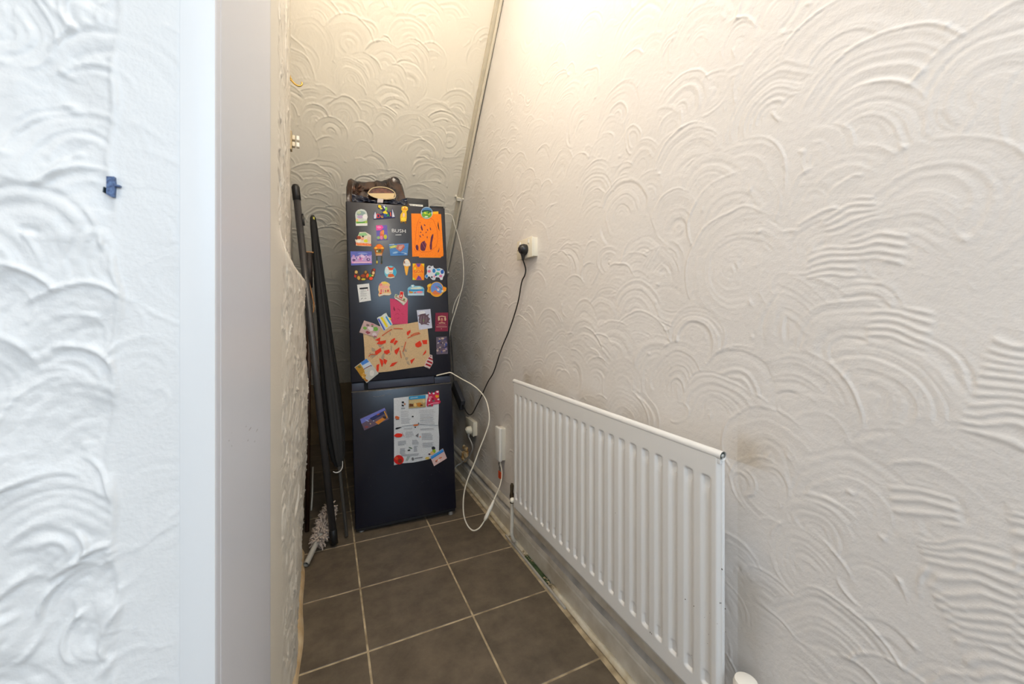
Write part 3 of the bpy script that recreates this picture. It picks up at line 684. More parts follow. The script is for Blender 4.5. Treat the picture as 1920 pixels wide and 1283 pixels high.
sticker('fridge_magnet', 'tall yellow animal shaped magnet left of the round magnet', 'magnet',
        [(751, 415), (750.3, 408), (751, 402), (753, 399.5), (754.5, 397), (752.5, 393.5), (753, 388.5), (756, 387), (761, 387), (764.5, 389), (765, 393.5), (762, 397), (762.5, 401), (762.5, 409), (761.5, 415), (762, 419), (759.6, 419.4), (758.5, 415.6), (755, 416), (753.5, 418.6), (751.5, 418)], (238, 196, 66),
        [((226, 150, 50), ell(759, 391.6, 4.2, 2.6)), ((250, 236, 170), ell(756.3, 390, 1.3)), ((250, 236, 170), ell(761.5, 390, 1.3)), ((246, 210, 190), ell(757, 403.5, 2, 4)), ((248, 222, 90), ell(756, 411, 4, 3)), ((96, 60, 40), [(751.6, 415.4), (754.4, 415.6), (753.6, 418.4), (751.6, 418)]), ((96, 60, 40), [(759, 415.4), (761.6, 415.2), (762, 419), (759.8, 419.2)])], group=GM)
sticker('paper_sheet', 'plain orange paper sheet showing behind the scribbled orange drawing', 'paper', [(812, 397), (822, 396.5), (822, 402), (827, 402), (831.5, 478), (826, 483.5), (786, 483.2), (780, 470)], (244, 150, 30), [((250, 196, 60), [(812, 397), (821.5, 396.6), (821.5, 401), (812, 401.5)])], th=.0004)
o_sh = [(150 // 2, 40, 70)]
PU = (92, 40, 66)
sh = [((214, 108, 22), line([(786, 410), (781, 425), (779, 445), (778, 462), (783, 470)], .8)), ((214, 108, 22), line([(788, 408), (800, 406), (812, 412), (819, 428), (821, 448), (818, 462), (806, 472), (790, 473), (782, 468)], .9)),
      ((222, 122, 26), line([(786, 414), (784, 430), (786, 444), (784, 458)], .6)), ((210, 104, 22), line([(776, 466), (780, 472), (785, 470)], .8)),
      (PU, ell(782, 464.5, 2.6, 5.4, -8)), (PU, ell(793.5, 461.5, 5.8, 9.5, 8, 14, .12)), ((170, 100, 110), line([(791, 455), (797, 466)], .8)), ((170, 100, 110), line([(795, 452), (798, 460)], .7)),
      (PU, [(810.5, 439.5), (812.6, 439.5), (812, 446), (810, 455), (809.6, 468), (806.5, 468.6), (805.6, 461), (807, 452), (807.8, 445)]),
      (PU, [(789.6, 421.5), (791, 424), (793, 432), (791, 432.8), (788.6, 427)]), (PU, line([(795, 421), (797.4, 424)], 1.6)), (PU, line([(801, 430), (802, 433)], 1.6)), (PU, line([(806.5, 427), (807.6, 432)], 1.5)), (PU, line([(798, 437), (799.5, 435)], 1.4)),
      (PU, line([(788, 435), (789.5, 437)], 1.4)), (PU, line([(787, 441.5), (788.8, 445.4)], 1.6)), (PU, line([(792, 440), (793.8, 442)], 1.5)), (PU, line([(801, 443.5), (801, 447)], 1.3)), ((120, 66, 40), line([(787, 416.8), (788, 418.6)], 1)),
      (K, [(821.4, 415.4), (822.6, 423), (824, 434), (821.8, 429), (820.4, 423)]), (PU, [(823.8, 464.5), (823, 471), (821.4, 474.4), (820.8, 472)])]
sticker('childs_drawing', 'orange paper with dark purple crayon scribbles on the fridge door', 'drawing', [(771, 400.5), (797, 401), (826.6, 401.6), (829, 440), (831, 481), (802, 480.6), (773, 481.6), (772, 440)], (250, 142, 22), sh, th=.0006, off=.0007)
sticker('fridge_magnet', 'round green and blue magnet holding up the orange drawing', 'magnet', ell(800, 399.6, 11, 11.2, 0, 28), (200, 214, 220),
        [((88, 130, 170), ell(800, 396, 9.6, 6.4)), ((40, 72, 70), ell(800, 397.6, 9.4, 3.6)), ((110, 160, 60), ell(800, 403, 9.4, 6.4)), ((214, 216, 90), ell(797, 400, 3, 1.6, 15)), ((230, 220, 90), ell(804, 401, 2.4, 2)), ((40, 100, 56), ell(803.6, 399.6, 1.6, 2.4)), ((236, 240, 226), ell(799, 407, 3.4, 1.2))], off=.0015, group=GM)
sticker('fridge_magnet', 'purple and pink rectangular magnet with an orange animal left of the brand lettering', 'magnet', [(705, 423), (725.6, 422.4), (727.5, 449.5), (706.5, 451)], (118, 110, 176),
        [((236, 100, 170), [(705, 423), (716, 422.6), (719, 427), (714, 432), (705.6, 432.5)]), ((248, 160, 206), ell(710.5, 426.5, 4, 2)), ((214, 120, 90), [(712, 448), (712.5, 437), (717, 431), (720, 432), (720, 440), (718, 449)]), ((220, 180, 80), ell(718.5, 436, 1.4, 4)), ((232, 140, 110), ell(715.5, 436, 2.6, 3)),
         ((160, 190, 130), ell(709.5, 446, 2.8, 3)), ((196, 196, 70), ell(722.5, 444.5, 3, 4.4)), ((230, 150, 190), ell(715, 446, 2.4, 3.6))], group=GM)
sticker('fridge_magnet', 'house shaped cream magnet with red lettering along its bottom edge', 'magnet', [(667.5, 461), (667, 454), (665.6, 450), (669, 446), (672, 441), (674, 435.6), (685, 435.2), (695.6, 441.5), (695.6, 462.4), (681, 462), (669, 461)], (236, 226, 206),
        [((160, 200, 150), [(673, 438), (684.5, 436.2), (690, 441), (682, 443), (672.5, 442)]), ((240, 236, 226), line([(687, 438.6), (695, 443)], 1)), ((150, 70, 40), ell(673, 446, 4.4, 3.4, 0, 12, .2)), ((70, 50, 50), ell(668.6, 448, 2, 2)), ((236, 180, 150), ell(679.5, 448, 3, 3.2)), ((56, 46, 48), ell(680.5, 443.8, 2, 1.5)), ((220, 216, 60), ell(686, 452, 4, 3)), ((230, 206, 190), ell(691.5, 449, 3, 5)), ((250, 250, 244), ell(673, 453, 3, 2)),
         ((246, 170, 110), [(668.6, 456), (695, 457.4), (695, 461.6), (669, 460.6)])], texts=[('FLORIDA', 682, 458.6, 4.6, -2.5, (220, 56, 30), 1.15)], group=GM)
sticker('fridge_magnet', 'wooden scarecrow shaped magnet with broad orange hat and two dangling legs', 'magnet',
        [[(699.6, 465.5), (705, 461.5), (707, 458), (712, 457.6), (716.6, 460.5), (721, 465.5), (719.5, 468), (717.6, 474), (716, 480), (704.6, 480), (703, 473), (701.6, 468)], rrect(706.4, 487.6, 2.6, 15, -2), rrect(715.4, 487.6, 2.6, 15, 3)], (150, 90, 40),
        [((232, 130, 40), [(701, 465.4), (707.5, 459), (712, 458), (716.6, 461), (720, 465.5), (711, 467.4)]), ((250, 206, 90), ell(704.5, 465.6, 3, 1.4)), ((250, 206, 90), ell(717, 465.6, 3, 1.4)), ((110, 110, 66), ell(711, 471, 4.2, 4)), ((214, 220, 190), ell(707, 471.4, 1.6)), ((56, 60, 50), ell(712.4, 470, 1.6, 2)), ((210, 160, 90), [(704.8, 474.5), (716.5, 474.5), (716, 477.5), (705, 477.5)]), ((230, 200, 190), rrect(710.6, 478.6, 11, 1.4)),
         ((60, 72, 60), rrect(706.4, 485, 2.4, 9, -2)), ((60, 72, 60), rrect(715.4, 485, 2.4, 9, 3)), ((206, 190, 90), ell(706.8, 491.6, 1.6, 2.6)), ((50, 60, 44), ell(715.6, 491.8, 1.8, 2.8))], group=GM)
sticker('fridge_magnet', 'rectangular holiday photo magnet with a pink slide over blue water', 'magnet', [(729, 458), (766, 456.5), (764, 479), (732, 480)], (96, 140, 190),
        [((190, 130, 120), [(744, 459), (757, 458.6), (759, 463), (754, 470), (748, 471), (742, 466)]), ((214, 170, 160), [(748, 462), (756, 460), (752, 468), (747, 468)]), ((190, 196, 110), [(730, 462.5), (740, 459.5), (745, 461.5), (742, 464.6), (731.5, 466.5)]), ((236, 236, 180), line([(733, 464.4), (741, 462)], 1.2)), ((180, 90, 70), line([(750, 472), (758, 463)], 1.6)), ((170, 200, 226), ell(741, 474, 5, 1.6, -12)), ((200, 216, 230), ell(757, 475.6, 6, 1.4, 4)), ((60, 110, 170), ell(752, 476, 7, 1.2)), ((206, 216, 232), line([(730, 459), (739, 458.4)], 1.4))], group=GM)
cas = [((206, 180, 216), [(658.5, 484), (663, 478), (667, 482), (671, 479), (675, 482), (678, 476), (682, 482), (687, 478), (691, 482), (696.6, 478), (696.8, 490), (658.5, 491)]), ((236, 214, 236), ell(678, 481.6, 6, 3.6)), ((226, 150, 196), ell(676.5, 486, 4.6, 3)), ((120, 96, 140), ell(690.5, 487, 3.6, 3)), ((110, 90, 130), ell(663.6, 488, 3, 2.4)),
       ((240, 176, 214), [(659, 491), (696.8, 490.4), (697, 493.6), (659, 494.2)])] + blobs([(240, 226, 244), (150, 130, 180), (214, 160, 206), (110, 110, 160)], 661, 694, 479, 489, 22, .7, 1.6)
sticker('fridge_magnet', 'wide lilac and pink rectangular magnet of a palace skyline', 'magnet', [(657, 471.6), (697, 471.6), (697.4, 496.4), (658.4, 498)], (112, 120, 186), [((150, 166, 214), ell(680, 475.6, 9, 1.6))] + cas + [(W, line([(663, 492.8), (694, 492.2)], .9))], group=GM)
ltr = [(664, 506, 671, 526), (670, 514, 676, 527), (675, 515, 683, 526), (683, 507, 690, 524), (689, 513, 698, 527), (697, 503, 704, 522)]
cols = [(186, 120, 60), (226, 190, 90), (150, 70, 40), (90, 130, 60), (216, 80, 40), (206, 160, 110)]
sticker('fridge_magnet', 'jagged row of brown carved animals forming letters on the left', 'magnet', [(664.6, 508), (667.5, 505.5), (671, 508), (671.6, 513), (675, 517), (680, 514.5), (683, 509), (686.5, 506.6), (690, 510), (691.5, 515), (695.6, 512), (697, 505), (701, 503.2), (704.4, 505), (703.5, 511), (702, 519), (697, 526), (691.5, 525), (687, 524), (681, 526.4), (673.4, 527), (669.5, 523), (664.2, 519)], (92, 56, 34),
        [((216, 190, 120), ell(668, 510.6, 2.6, 3)), ((190, 60, 50), ell(666, 518, 2, 2.4)), ((206, 170, 80), ell(672.6, 521.4, 2.8, 3.6)), ((150, 70, 36), ell(680.5, 517.5, 4, 3)), ((210, 196, 70), ell(681.5, 524, 4, 1.8)), ((160, 130, 70), ell(685.5, 510.4, 2, 2.6)), ((226, 110, 40), ell(689, 517, 2.4, 4, 15)), ((60, 150, 90), ell(694, 517, 2.6, 3)), ((226, 90, 50), ell(695.6, 522.4, 3.4, 3)), ((230, 196, 150), ell(700, 512, 2.4, 3)), ((170, 60, 50), ell(701.6, 506, 2, 2)), ((240, 220, 120), ell(698.6, 517, 2, 1.6)), (K, ell(667.6, 514.5, 1.5, 1.2)), (K, ell(677, 521, 1, 1.6))], group=GM)
sticker('fridge_magnet', 'round turquoise magnet with a red crab in its middle', 'magnet', ell(732, 510.5, 11.4, 11.8, 0, 28), (126, 196, 214),
        [((226, 240, 240), ell(726, 507, 4.6, 7.4)), ((84, 176, 206), ell(738, 512, 4.6, 7)), ((236, 232, 220), ell(732.5, 508.5, 4.4, 6.6)), ((214, 96, 60), ell(732.6, 504.5, 4.4, 2.6, 5)), ((214, 96, 60), ell(728.4, 501.8, 1.6, 1.4)), ((214, 96, 60), ell(737, 502.4, 1.6, 1.4)), ((206, 110, 60), [(727, 516), (731, 513.6), (737, 514), (740, 519), (731, 520), (727.6, 519.4)]), ((240, 236, 216), line([(724.5, 519.6), (732, 521.4), (739.6, 519.6)], 1.6)), ((70, 60, 60), line([(729.6, 512), (735, 512)], .8))], group=GM)
sticker('fridge_magnet', 'ice cream cone magnet with white swirl and chocolate flake', 'magnet', [(758, 499.5), (756, 496), (757.6, 489), (760.6, 485.6), (764.4, 486), (767.6, 489.4), (769.6, 494.4), (769.6, 498.6), (766.4, 500), (763.6, 516), (761.2, 516.6), (759.4, 510)], (236, 180, 84),
        [((244, 240, 232), [(756.6, 498), (756.6, 495.6), (758, 489.4), (761, 486.4), (764.2, 486.8), (767, 490), (769, 494.6), (769.2, 498.2), (763, 499.6)]), ((110, 60, 40), line([(758.8, 494.6), (758.2, 490)], 1.8)), ((206, 200, 196), line([(760, 495.6), (765, 494), (768, 495.6)], .7)), ((250, 206, 120), line([(761, 502), (762, 512)], 1.1))], group=GM)
sticker('fridge_magnet', 'orange and yellow upright magnet with red lettering and purple corners', 'magnet', [(773.6, 494.4), (795.4, 494.6), (795, 525.4), (773.4, 525.4)], (240, 150, 40),
        [((240, 214, 60), [(773.8, 494.6), (779, 494.6), (774, 502)]), ((240, 214, 60), [(790, 494.8), (795.2, 494.8), (795, 501)]), ((130, 80, 150), [(780, 494.8), (789, 494.8), (786.6, 500.4), (783, 501)]), ((130, 80, 150), [(784, 517), (788, 519), (791, 525), (780, 525)]), ((206, 214, 70), [(773.6, 520), (779, 525.2), (773.6, 525.2)]), ((244, 170, 70), ell(784, 510, 7, 5)), ((244, 214, 60), ell(778, 504, 2, 3))],
        texts=[('GOA', 784.4, 509.6, 6, 0, (206, 50, 40), 1.0)], group=GM)
sticker('fridge_magnet', 'cow shaped white magnet painted with blue and pink patches', 'magnet', [(796.5, 520), (797, 516.5), (800, 514), (801, 508.5), (800, 503), (802, 499), (805, 498), (808, 499.6), (812, 498.4), (813, 502), (817, 504.4), (824, 502.8), (830, 505), (833.4, 510), (833, 516), (830.5, 520), (829.5, 525), (826, 525.4), (823.5, 520.6), (817, 520), (815.6, 525), (811.5, 525.4), (808, 522.6), (806, 519), (803, 518.6), (800.5, 523)], (228, 232, 238),
        [((60, 130, 190), ell(799.8, 518, 2.4, 3)), ((226, 130, 150), ell(804.5, 509, 3, 2.6)), ((120, 100, 110), ell(805.4, 501.6, 2.2, 1.6)), ((60, 130, 180), ell(813.5, 508, 3, 4)), ((90, 170, 214), ell(822, 506, 4, 2)), ((50, 100, 170), ell(829, 510, 3, 4)), ((110, 180, 140), ell(820, 513.5, 4, 3)), ((214, 130, 170), ell(826, 518, 3, 2.4)), ((40, 96, 150), ell(817, 516, 2, 2)), ((40, 40, 46), ell(809.6, 520, 1.4, 2)), ((226, 150, 170), ell(814, 518.6, 1.6, 2))], group=GM)
txl = [((120, 118, 120), line([(676, 544 + k * 2.3), (676 + random.uniform(6, 12), 543.6 + k * 2.3)], .45)) for k in range(6)]
sticker('note_card', 'small white printed card with black header on the left of the door', 'card', [(669.6, 534.2), (692, 531.6), (695.6, 563.6), (673.8, 567.2)], (240, 240, 238), [(K, [(674, 540), (689.8, 538.6), (690.2, 541.6), (674.4, 542.8)]), ((150, 90, 100), ell(689.6, 544, 1.2, .8))] + txl + [((110, 108, 110), line([(677, 561.5), (680, 559)], 1)), ((110, 108, 110), line([(683.6, 560), (687, 559.4)], 1))], th=.0008)
sticker('fridge_magnet', 'pink and cream seaside building magnet below the round turquoise one', 'magnet', [(709, 553.4), (710.6, 548), (709, 543.6), (710, 536), (713, 532), (716, 528.6), (722, 528), (728.6, 530.6), (731.4, 534), (730, 538), (732, 545), (733.6, 551), (730, 554), (719, 553.6), (711, 556.4)], (240, 206, 160),
        [((240, 214, 110), ell(721.5, 530.6, 5, 2)), ((236, 150, 140), ell(714, 534.6, 3, 3)), ((244, 186, 170), [(712, 536), (728, 536), (729, 541), (711.6, 541)]), ((226, 110, 130), rrect(714.6, 545.6, 2.4, 6)), ((240, 170, 190), rrect(719, 545.6, 2, 6)), ((110, 60, 60), rrect(723, 546, 1.4, 4)), ((200, 80, 80), rrect(727.4, 545.6, 3, 4)), ((246, 240, 226), line([(711, 554.4), (720, 551.6), (732.4, 552)], 2.2)), ((220, 90, 60), ell(713.6, 550.6, 2.4, 1.4))], group=GM)
sticker('fridge_magnet', 'wide light blue beach scene magnet right of the pink building magnet', 'magnet', [(764.6, 554.6), (764.4, 541), (766.6, 538.4), (770, 537.6), (770.6, 534.6), (775.4, 533.8), (778.4, 536.6), (787, 536.4), (793, 538.6), (795.2, 542), (795, 554.4)], (150, 200, 220),
        [((250, 248, 240), ell(773.6, 536.6, 2, 1.8)), ((226, 232, 214), [(770, 540), (787, 538), (792, 540.6), (786, 543), (771, 542.6)]), ((70, 150, 196), [(765.4, 543), (794.4, 542.6), (794.4, 546), (765.4, 546)]), ((206, 150, 70), ell(770.6, 548.6, 4, 1.8)), ((236, 160, 170), ell(786.6, 548, 6, 2.2)), ((210, 226, 236), [(765, 551), (794.8, 550.6), (794.8, 554), (765, 554.2)]), ((190, 60, 60), ell(768, 546, 1.4, 1)), ((220, 100, 90), ell(778, 549, 1.6, 1.2))], group=GM)
sticker('fridge_magnet', 'round blue magnet ringed in yellow with palm tree and red boat', 'magnet', [ell(818.6, 542.8, 13.4, 14.2, 0, 28), [(800.6, 547), (802, 541), (800.6, 536), (804, 533), (807.4, 531.6), (810, 535), (808, 542), (806, 550)], [(826, 548), (829, 541), (833, 537.6), (837, 540), (836, 545.6), (830, 550)]], (226, 176, 70),
        [((120, 150, 206), ell(818.8, 541.6, 11.2, 12)), ((70, 120, 80), line([(820, 537), (826, 540), (830, 546)], 1.4)), ((214, 130, 90), [(810, 549), (816, 544), (820, 548), (826, 550), (821, 554), (813, 553)]), ((226, 226, 226), ell(821.4, 543, 2.2, 3)), ((190, 60, 50), line([(816.6, 537), (822.6, 542)], 1.2)), ((240, 200, 80), ell(804.6, 535.4, 3, 2.6, 0, 9, .3)), ((206, 130, 60), line([(804.6, 538), (805, 547)], 1.6)), ((240, 150, 40), ell(832.6, 542, 3, 3.2)), ((240, 240, 230), ell(829.4, 546, 1.8, 2)), ((230, 160, 60), [(811, 552.6), (825, 552), (820, 556), (815, 556)])], group=GM)
sticker('childs_drawing', 'narrow dark pink paper with faint pencil marks on the fridge door', 'drawing', [(731, 560), (764.8, 562), (764.4, 607.5), (733.8, 608.5)], (200, 82, 116),
        [((120, 40, 66), [(738, 574.6), (739.6, 577), (741, 582), (739.4, 583.4), (737.6, 579.6)]), ((166, 56, 84), line([(744.6, 579), (748, 580.4), (750, 583.6)], 1)), ((166, 56, 84), line([(741, 590), (745, 588), (748.6, 590)], .9)), ((160, 56, 84), line([(744, 598.6), (748, 596)], .9)), ((160, 60, 86), line([(753, 588), (757, 590)], .7))], th=.0006)
sticker('fridge_magnet', 'tilted red bus and phone box magnet at the top of the pink paper', 'magnet', [(739, 558), (741, 551.6), (744, 552), (746, 554.4), (748.6, 553), (750.5, 546), (757, 547.6), (757, 552), (758.6, 556.4), (764, 560.4), (762.6, 566), (756.6, 573)], (224, 214, 200),
        [((206, 44, 34), [(750.8, 547), (756.4, 548.2), (753.6, 560.6), (748.2, 558)]), ((240, 226, 210), [(751.2, 552.6), (753.6, 553.2), (752.6, 557.6), (750.4, 557)]), ((130, 160, 120), ell(743, 554.6, 1.8, 2.2)), ((110, 140, 80), ell(757.6, 562, 2, 2)), ((150, 40, 40), line([(741, 557), (750, 561.6), (760, 566)], 1.1)), ((236, 236, 230), line([(740.4, 559.4), (757, 570.4)], 2)), ((90, 86, 70), line([(742.4, 561.6), (755.4, 570)], .6))], off=.001, group=GM)
# brown paper collage
RD = (206, 66, 34)
px = lambda x, y: (650 + x / 8.018, 570 + y / 8.018)
def pp(L_): return [px(x, y) for x, y in L_]
scr = [[(425, 545), (505, 500), (500, 565)], [(448, 602), (480, 565), (592, 545), (585, 590), (520, 612)], [(650, 585), (665, 545), (720, 510), (728, 530), (690, 590)], [(705, 600), (735, 545), (772, 560), (725, 622)], [(905, 420), (960, 390), (958, 430), (920, 478), (902, 455)],
       [(1028, 600), (1100, 552), (1128, 600), (1120, 640), (1070, 656), (1035, 640)], [(1130, 548), (1208, 540), (1208, 605), (1150, 605)], [(425, 715), (510, 660), (524, 710), (450, 770), (428, 755)], [(560, 705), (640, 685), (650, 730), (605, 762), (563, 740)],
       [(718, 700), (790, 650), (795, 680), (750, 766), (722, 735)], [(1140, 780), (1160, 735), (1192, 688), (1194, 735)], [(955, 850), (1028, 812), (972, 905)], [(490, 815), (548, 850), (550, 900), (530, 955), (505, 880)], [(552, 820), (612, 850), (582, 915), (555, 880)],
       [(645, 945), (680, 890), (770, 868), (700, 935)], [(445, 1005), (448, 920), (490, 900), (480, 1010), (462, 1030)]]
lines = [[(530, 480), (600, 430), (680, 382)], [(705, 372), (770, 370), (842, 375)], [(915, 515), (1010, 470), (1105, 445)], [(848, 720), (870, 640), (888, 570)], [(822, 815), (808, 750), (800, 700)], [(330, 792), (360, 760), (440, 762)], [(960, 478), (1020, 445), (1090, 432)]]
base = pp([(248, 455), (460, 400), (700, 325), (900, 300), (1060, 270), (1080, 385), (1215, 375), (1240, 600), (1248, 770), (1160, 935), (900, 975), (640, 1015), (480, 1032), (400, 960), (272, 820), (265, 650)])
base = pp([(248, 440), (400, 345), (680, 318), (900, 300), (1060, 270), (1205, 262), (1222, 420), (1240, 600), (1250, 780), (1240, 925), (1060, 950), (640, 1015), (480, 1032), (300, 1040), (272, 820), (265, 650)])
smu = [((176, 160, 138), ell(*px(random.uniform(320, 1150), random.uniform(440, 900)), random.uniform(2, 7), random.uniform(1, 3), random.uniform(0, 180), 10, .4)) for _ in range(20)]
sticker('childs_drawing', 'brown paper collage of red scraps pinned across the fridge door', 'drawing', base, (214, 188, 152), smu + [(RD, pp(s)) for s in scr] + [((196, 110, 76), line(pp(l), 1.9)) for l in lines] + [((236, 120, 70), line(pp([(730, 520), (700, 590)]), .7)), ((240, 200, 180), line(pp([(1126, 555), (1146, 625)]), .8))], th=.0008, off=.0006)
sticker('fridge_magnet', 'pale pink and green photo magnet on the upper left corner of the collage', 'magnet', pp([(190, 428), (262, 250), (400, 292), (515, 350), (450, 505)]), (206, 180, 176),
        [((130, 170, 90), ell(*px(270, 360), 3.6, 3.4, 0, 9, .3)), ((120, 170, 84), ell(*px(430, 380), 6, 4, 10, 9, .3)), ((240, 224, 224), ell(*px(360, 370), 5, 4, 20, 9, .3)), ((150, 80, 90), ell(*px(320, 430), 4, 2.6, 20, 9, .3)), ((226, 214, 216), ell(*px(420, 460), 4, 3, 10, 9, .3)), ((130, 110, 110), ell(*px(320, 320), 3, 2, 10, 9, .3)), ((180, 120, 130), ell(*px(385, 310), 3, 1.6, 20, 9, .3)), ((90, 130, 80), ell(*px(385, 335), 2, 1.4)), ((176, 110, 120), ell(*px(430, 490), 3, 1.3, 25))], off=.0015, group=GM)
sticker('fridge_magnet', 'slanted blue, yellow and white striped magnet left of the pink paper', 'magnet', pp([(455, 215), (480, 195), (515, 185), (560, 150), (595, 135), (620, 190), (660, 215), (660, 240), (690, 310), (640, 345), (600, 375), (560, 412), (510, 340)]), (224, 228, 220),
        [((90, 100, 180), line(pp([(475, 225), (520, 300), (570, 395)]), 3)), ((190, 200, 236), line(pp([(490, 220), (540, 310), (575, 375)]), 1.1)), ((232, 212, 50), line(pp([(520, 200), (570, 280), (610, 350)]), 4.2)), ((236, 240, 226), line(pp([(560, 175), (600, 250), (640, 325)]), 2.6)), ((80, 160, 210), line(pp([(590, 190), (630, 260), (670, 315)]), 3)), ((236, 216, 60), ell(*px(650, 225), 2, 2))], off=.0015, group=GM)
sticker('postcard', 'white postcard with a dark purple scribble on the right of the door', 'postcard', pp([(1052, 96), (1258, 78), (1284, 362), (1088, 392)]), (214, 216, 230),
        [((240, 240, 244), ell(*px(1130, 130), 6, 3, -5)), ((104, 84, 92), ell(*px(1160, 235), 10.5, 10, 0, 22, .12)), ((104, 84, 92), line(pp([(1070, 185), (1120, 160), (1190, 150)]), 1.8)), ((104, 84, 92), line(pp([(1200, 180), (1235, 160)]), 2.4)), ((104, 84, 92), line(pp([(1210, 230), (1250, 220)]), 2.4)), ((104, 84, 92), line(pp([(1200, 270), (1248, 280)]), 2.4)), ((104, 84, 92), line(pp([(1180, 300), (1235, 312)]), 2)), ((170, 150, 160), line(pp([(1120, 190), (1110, 280)]), .8)), ((170, 150, 160), line(pp([(1160, 180), (1155, 290)]), .8)), ((150, 130, 140), line(pp([(1195, 200), (1190, 280)]), .8)), ((130, 150, 110), ell(*px(1155, 250), 1, 3))], off=.0015, th=.0008)
gd = (214, 190, 160)
sticker('fridge_magnet', 'maroon passport shaped magnet with a gold crest on the right edge', 'magnet', pp([(1335, 135), (1525, 130), (1520, 412), (1328, 415)]), (126, 44, 66),
        [(gd, ell(*px(1385, 225), 1.8, 3.8, 0, 10, .25)), (gd, ell(*px(1478, 225), 1.8, 3.8, 0, 10, .25)), (gd, line(pp([(1375, 195), (1430, 185), (1490, 195)]), 1.6)), (gd, line(pp([(1385, 290), (1430, 285), (1480, 290)]), 1.4)), ((176, 110, 100), ell(*px(1430, 245), 2.6, 3.4)), (gd, ell(*px(1430, 225), 1.2, 1.4)), ((190, 140, 140), line(pp([(1365, 318), (1495, 318)]), .7)), ((206, 170, 160), line(pp([(1348, 345), (1505, 345)]), 1)), ((190, 140, 140), ell(*px(1422, 375), .9, .9))], group=GM)
bl = blobs([(230, 224, 226), (120, 96, 110), (70, 60, 80), (170, 150, 170), (60, 70, 130), (200, 180, 170)], 820, 837, 634, 661, 44, .8, 2.2)
sticker('fridge_magnet', 'grey and white mottled portrait magnet below the passport magnet', 'magnet', pp([(1345, 500), (1505, 490), (1520, 750), (1350, 760)]), (110, 100, 112), bl + [((214, 190, 176), ell(*px(1440, 520), 3, 1.6)), ((60, 80, 140), ell(*px(1490, 610), 1.6, 3))], group=GM)
sticker('fridge_magnet', 'small red and white striped lighthouse magnet at the lower right of the collage', 'magnet', pp([(1165, 940), (1190, 860), (1240, 790), (1250, 762), (1285, 770), (1292, 850), (1298, 885), (1245, 978)]), (226, 210, 206),
        [((150, 30, 40), [px(1200, 868), px(1215, 845), px(1290, 880), px(1280, 905)]), ((150, 30, 40), [px(1180, 915), px(1195, 893), px(1270, 922), px(1258, 948)]), ((150, 30, 40), [px(1222, 822), px(1238, 800), px(1290, 830), px(1290, 852)]), ((110, 60, 60), ell(*px(1262, 785), 1.6, 1)), (K, line(pp([(1200, 952), (1245, 972)]), .6))], off=.0015, group=GM)
sticker('fridge_magnet', 'tilted beach photo magnet on the lower left corner of the collage', 'magnet', pp([(118, 952), (300, 818), (395, 930), (480, 1045), (300, 1190)]), (206, 206, 200),
        [((90, 140, 206), pp([(210, 885), (298, 822), (335, 870), (255, 945)])), ((214, 224, 236), pp([(235, 925), (345, 865), (372, 905), (270, 985)])), ((120, 60, 60), line(pp([(245, 990), (300, 955), (365, 925)]), 1.3)), ((180, 140, 60), pp([(125, 955), (205, 900), (262, 990), (300, 1180), (215, 1090)])), ((110, 110, 60), ell(*px(190, 950), 3, 2.2, 30, 9, .3)), ((206, 160, 80), ell(*px(260, 1080), 4, 6, -20, 10, .3)), ((150, 100, 50), ell(*px(300, 1150), 3, 2, 0, 9, .3)), ((236, 232, 226), ell(*px(380, 1040), 5, 6, 20, 10, .2)), ((60, 90, 170), line(pp([(360, 925), (375, 935)]), 1.6))] + blobs([(226, 206, 150), (120, 90, 50)], 678, 690, 694, 712, 10, .6, 1.3), off=.0015, group=GM)
# lower door
py = lambda x, y: (650 + x / 6.755, 700 + y / 6.755)
def qq(L_): return [py(x, y) for x, y in L_]
sticker('fridge_magnet', 'long tilted sunset harbour photo magnet alone on the lower door', 'magnet', qq([(168, 580), (485, 435), (535, 580), (222, 725)]), (110, 96, 110),
        [((130, 136, 200), qq([(172, 582), (480, 440), (490, 468), (188, 640)])), ((56, 60, 96), qq([(290, 570), (480, 470), (500, 500), (330, 600)])), ((206, 140, 70), qq([(360, 620), (480, 545), (515, 565), (400, 650)])), ((226, 170, 60), line(qq([(475, 480), (515, 565)]), 1.6)), ((180, 190, 226), ell(*py(260, 600), 4, 1, 25)), ((150, 90, 90), ell(*py(250, 680), 3.4, 2, 0, 9, .3)), ((60, 46, 40), ell(*py(480, 560), 3.6, 2, 20, 9, .3)), ((226, 190, 150), ell(*py(300, 640), 1.4, 1)), ((214, 224, 240), ell(*py(340, 603), 1.2, .7)), ((180, 100, 60), ell(*py(400, 520), 3, 1, -25))], group=GM)
tx = []
random.seed(33)
for (x0, x1, ys_, n_) in [(685, 800, 485, 5), (915, 1130, 472, 3), (930, 1120, 520, 4), (930, 1120, 575, 6), (690, 810, 575, 5), (725, 855, 700, 2), (745, 850, 745, 5), (930, 1110, 705, 2), (950, 1095, 765, 6), (960, 1100, 885, 4), (650, 755, 865, 4), (830, 915, 850, 4), (675, 745, 955, 5), (850, 905, 925, 5), (690, 930, 1030, 2)]:
    for k in range(n_):
        y = ys_ + k * 15.5; e = x1 - random.uniform(0, 30); tx.append(((150, 148, 152), line(qq([(x0, y), (e, y - (e - x0) * .05)]), .42)))
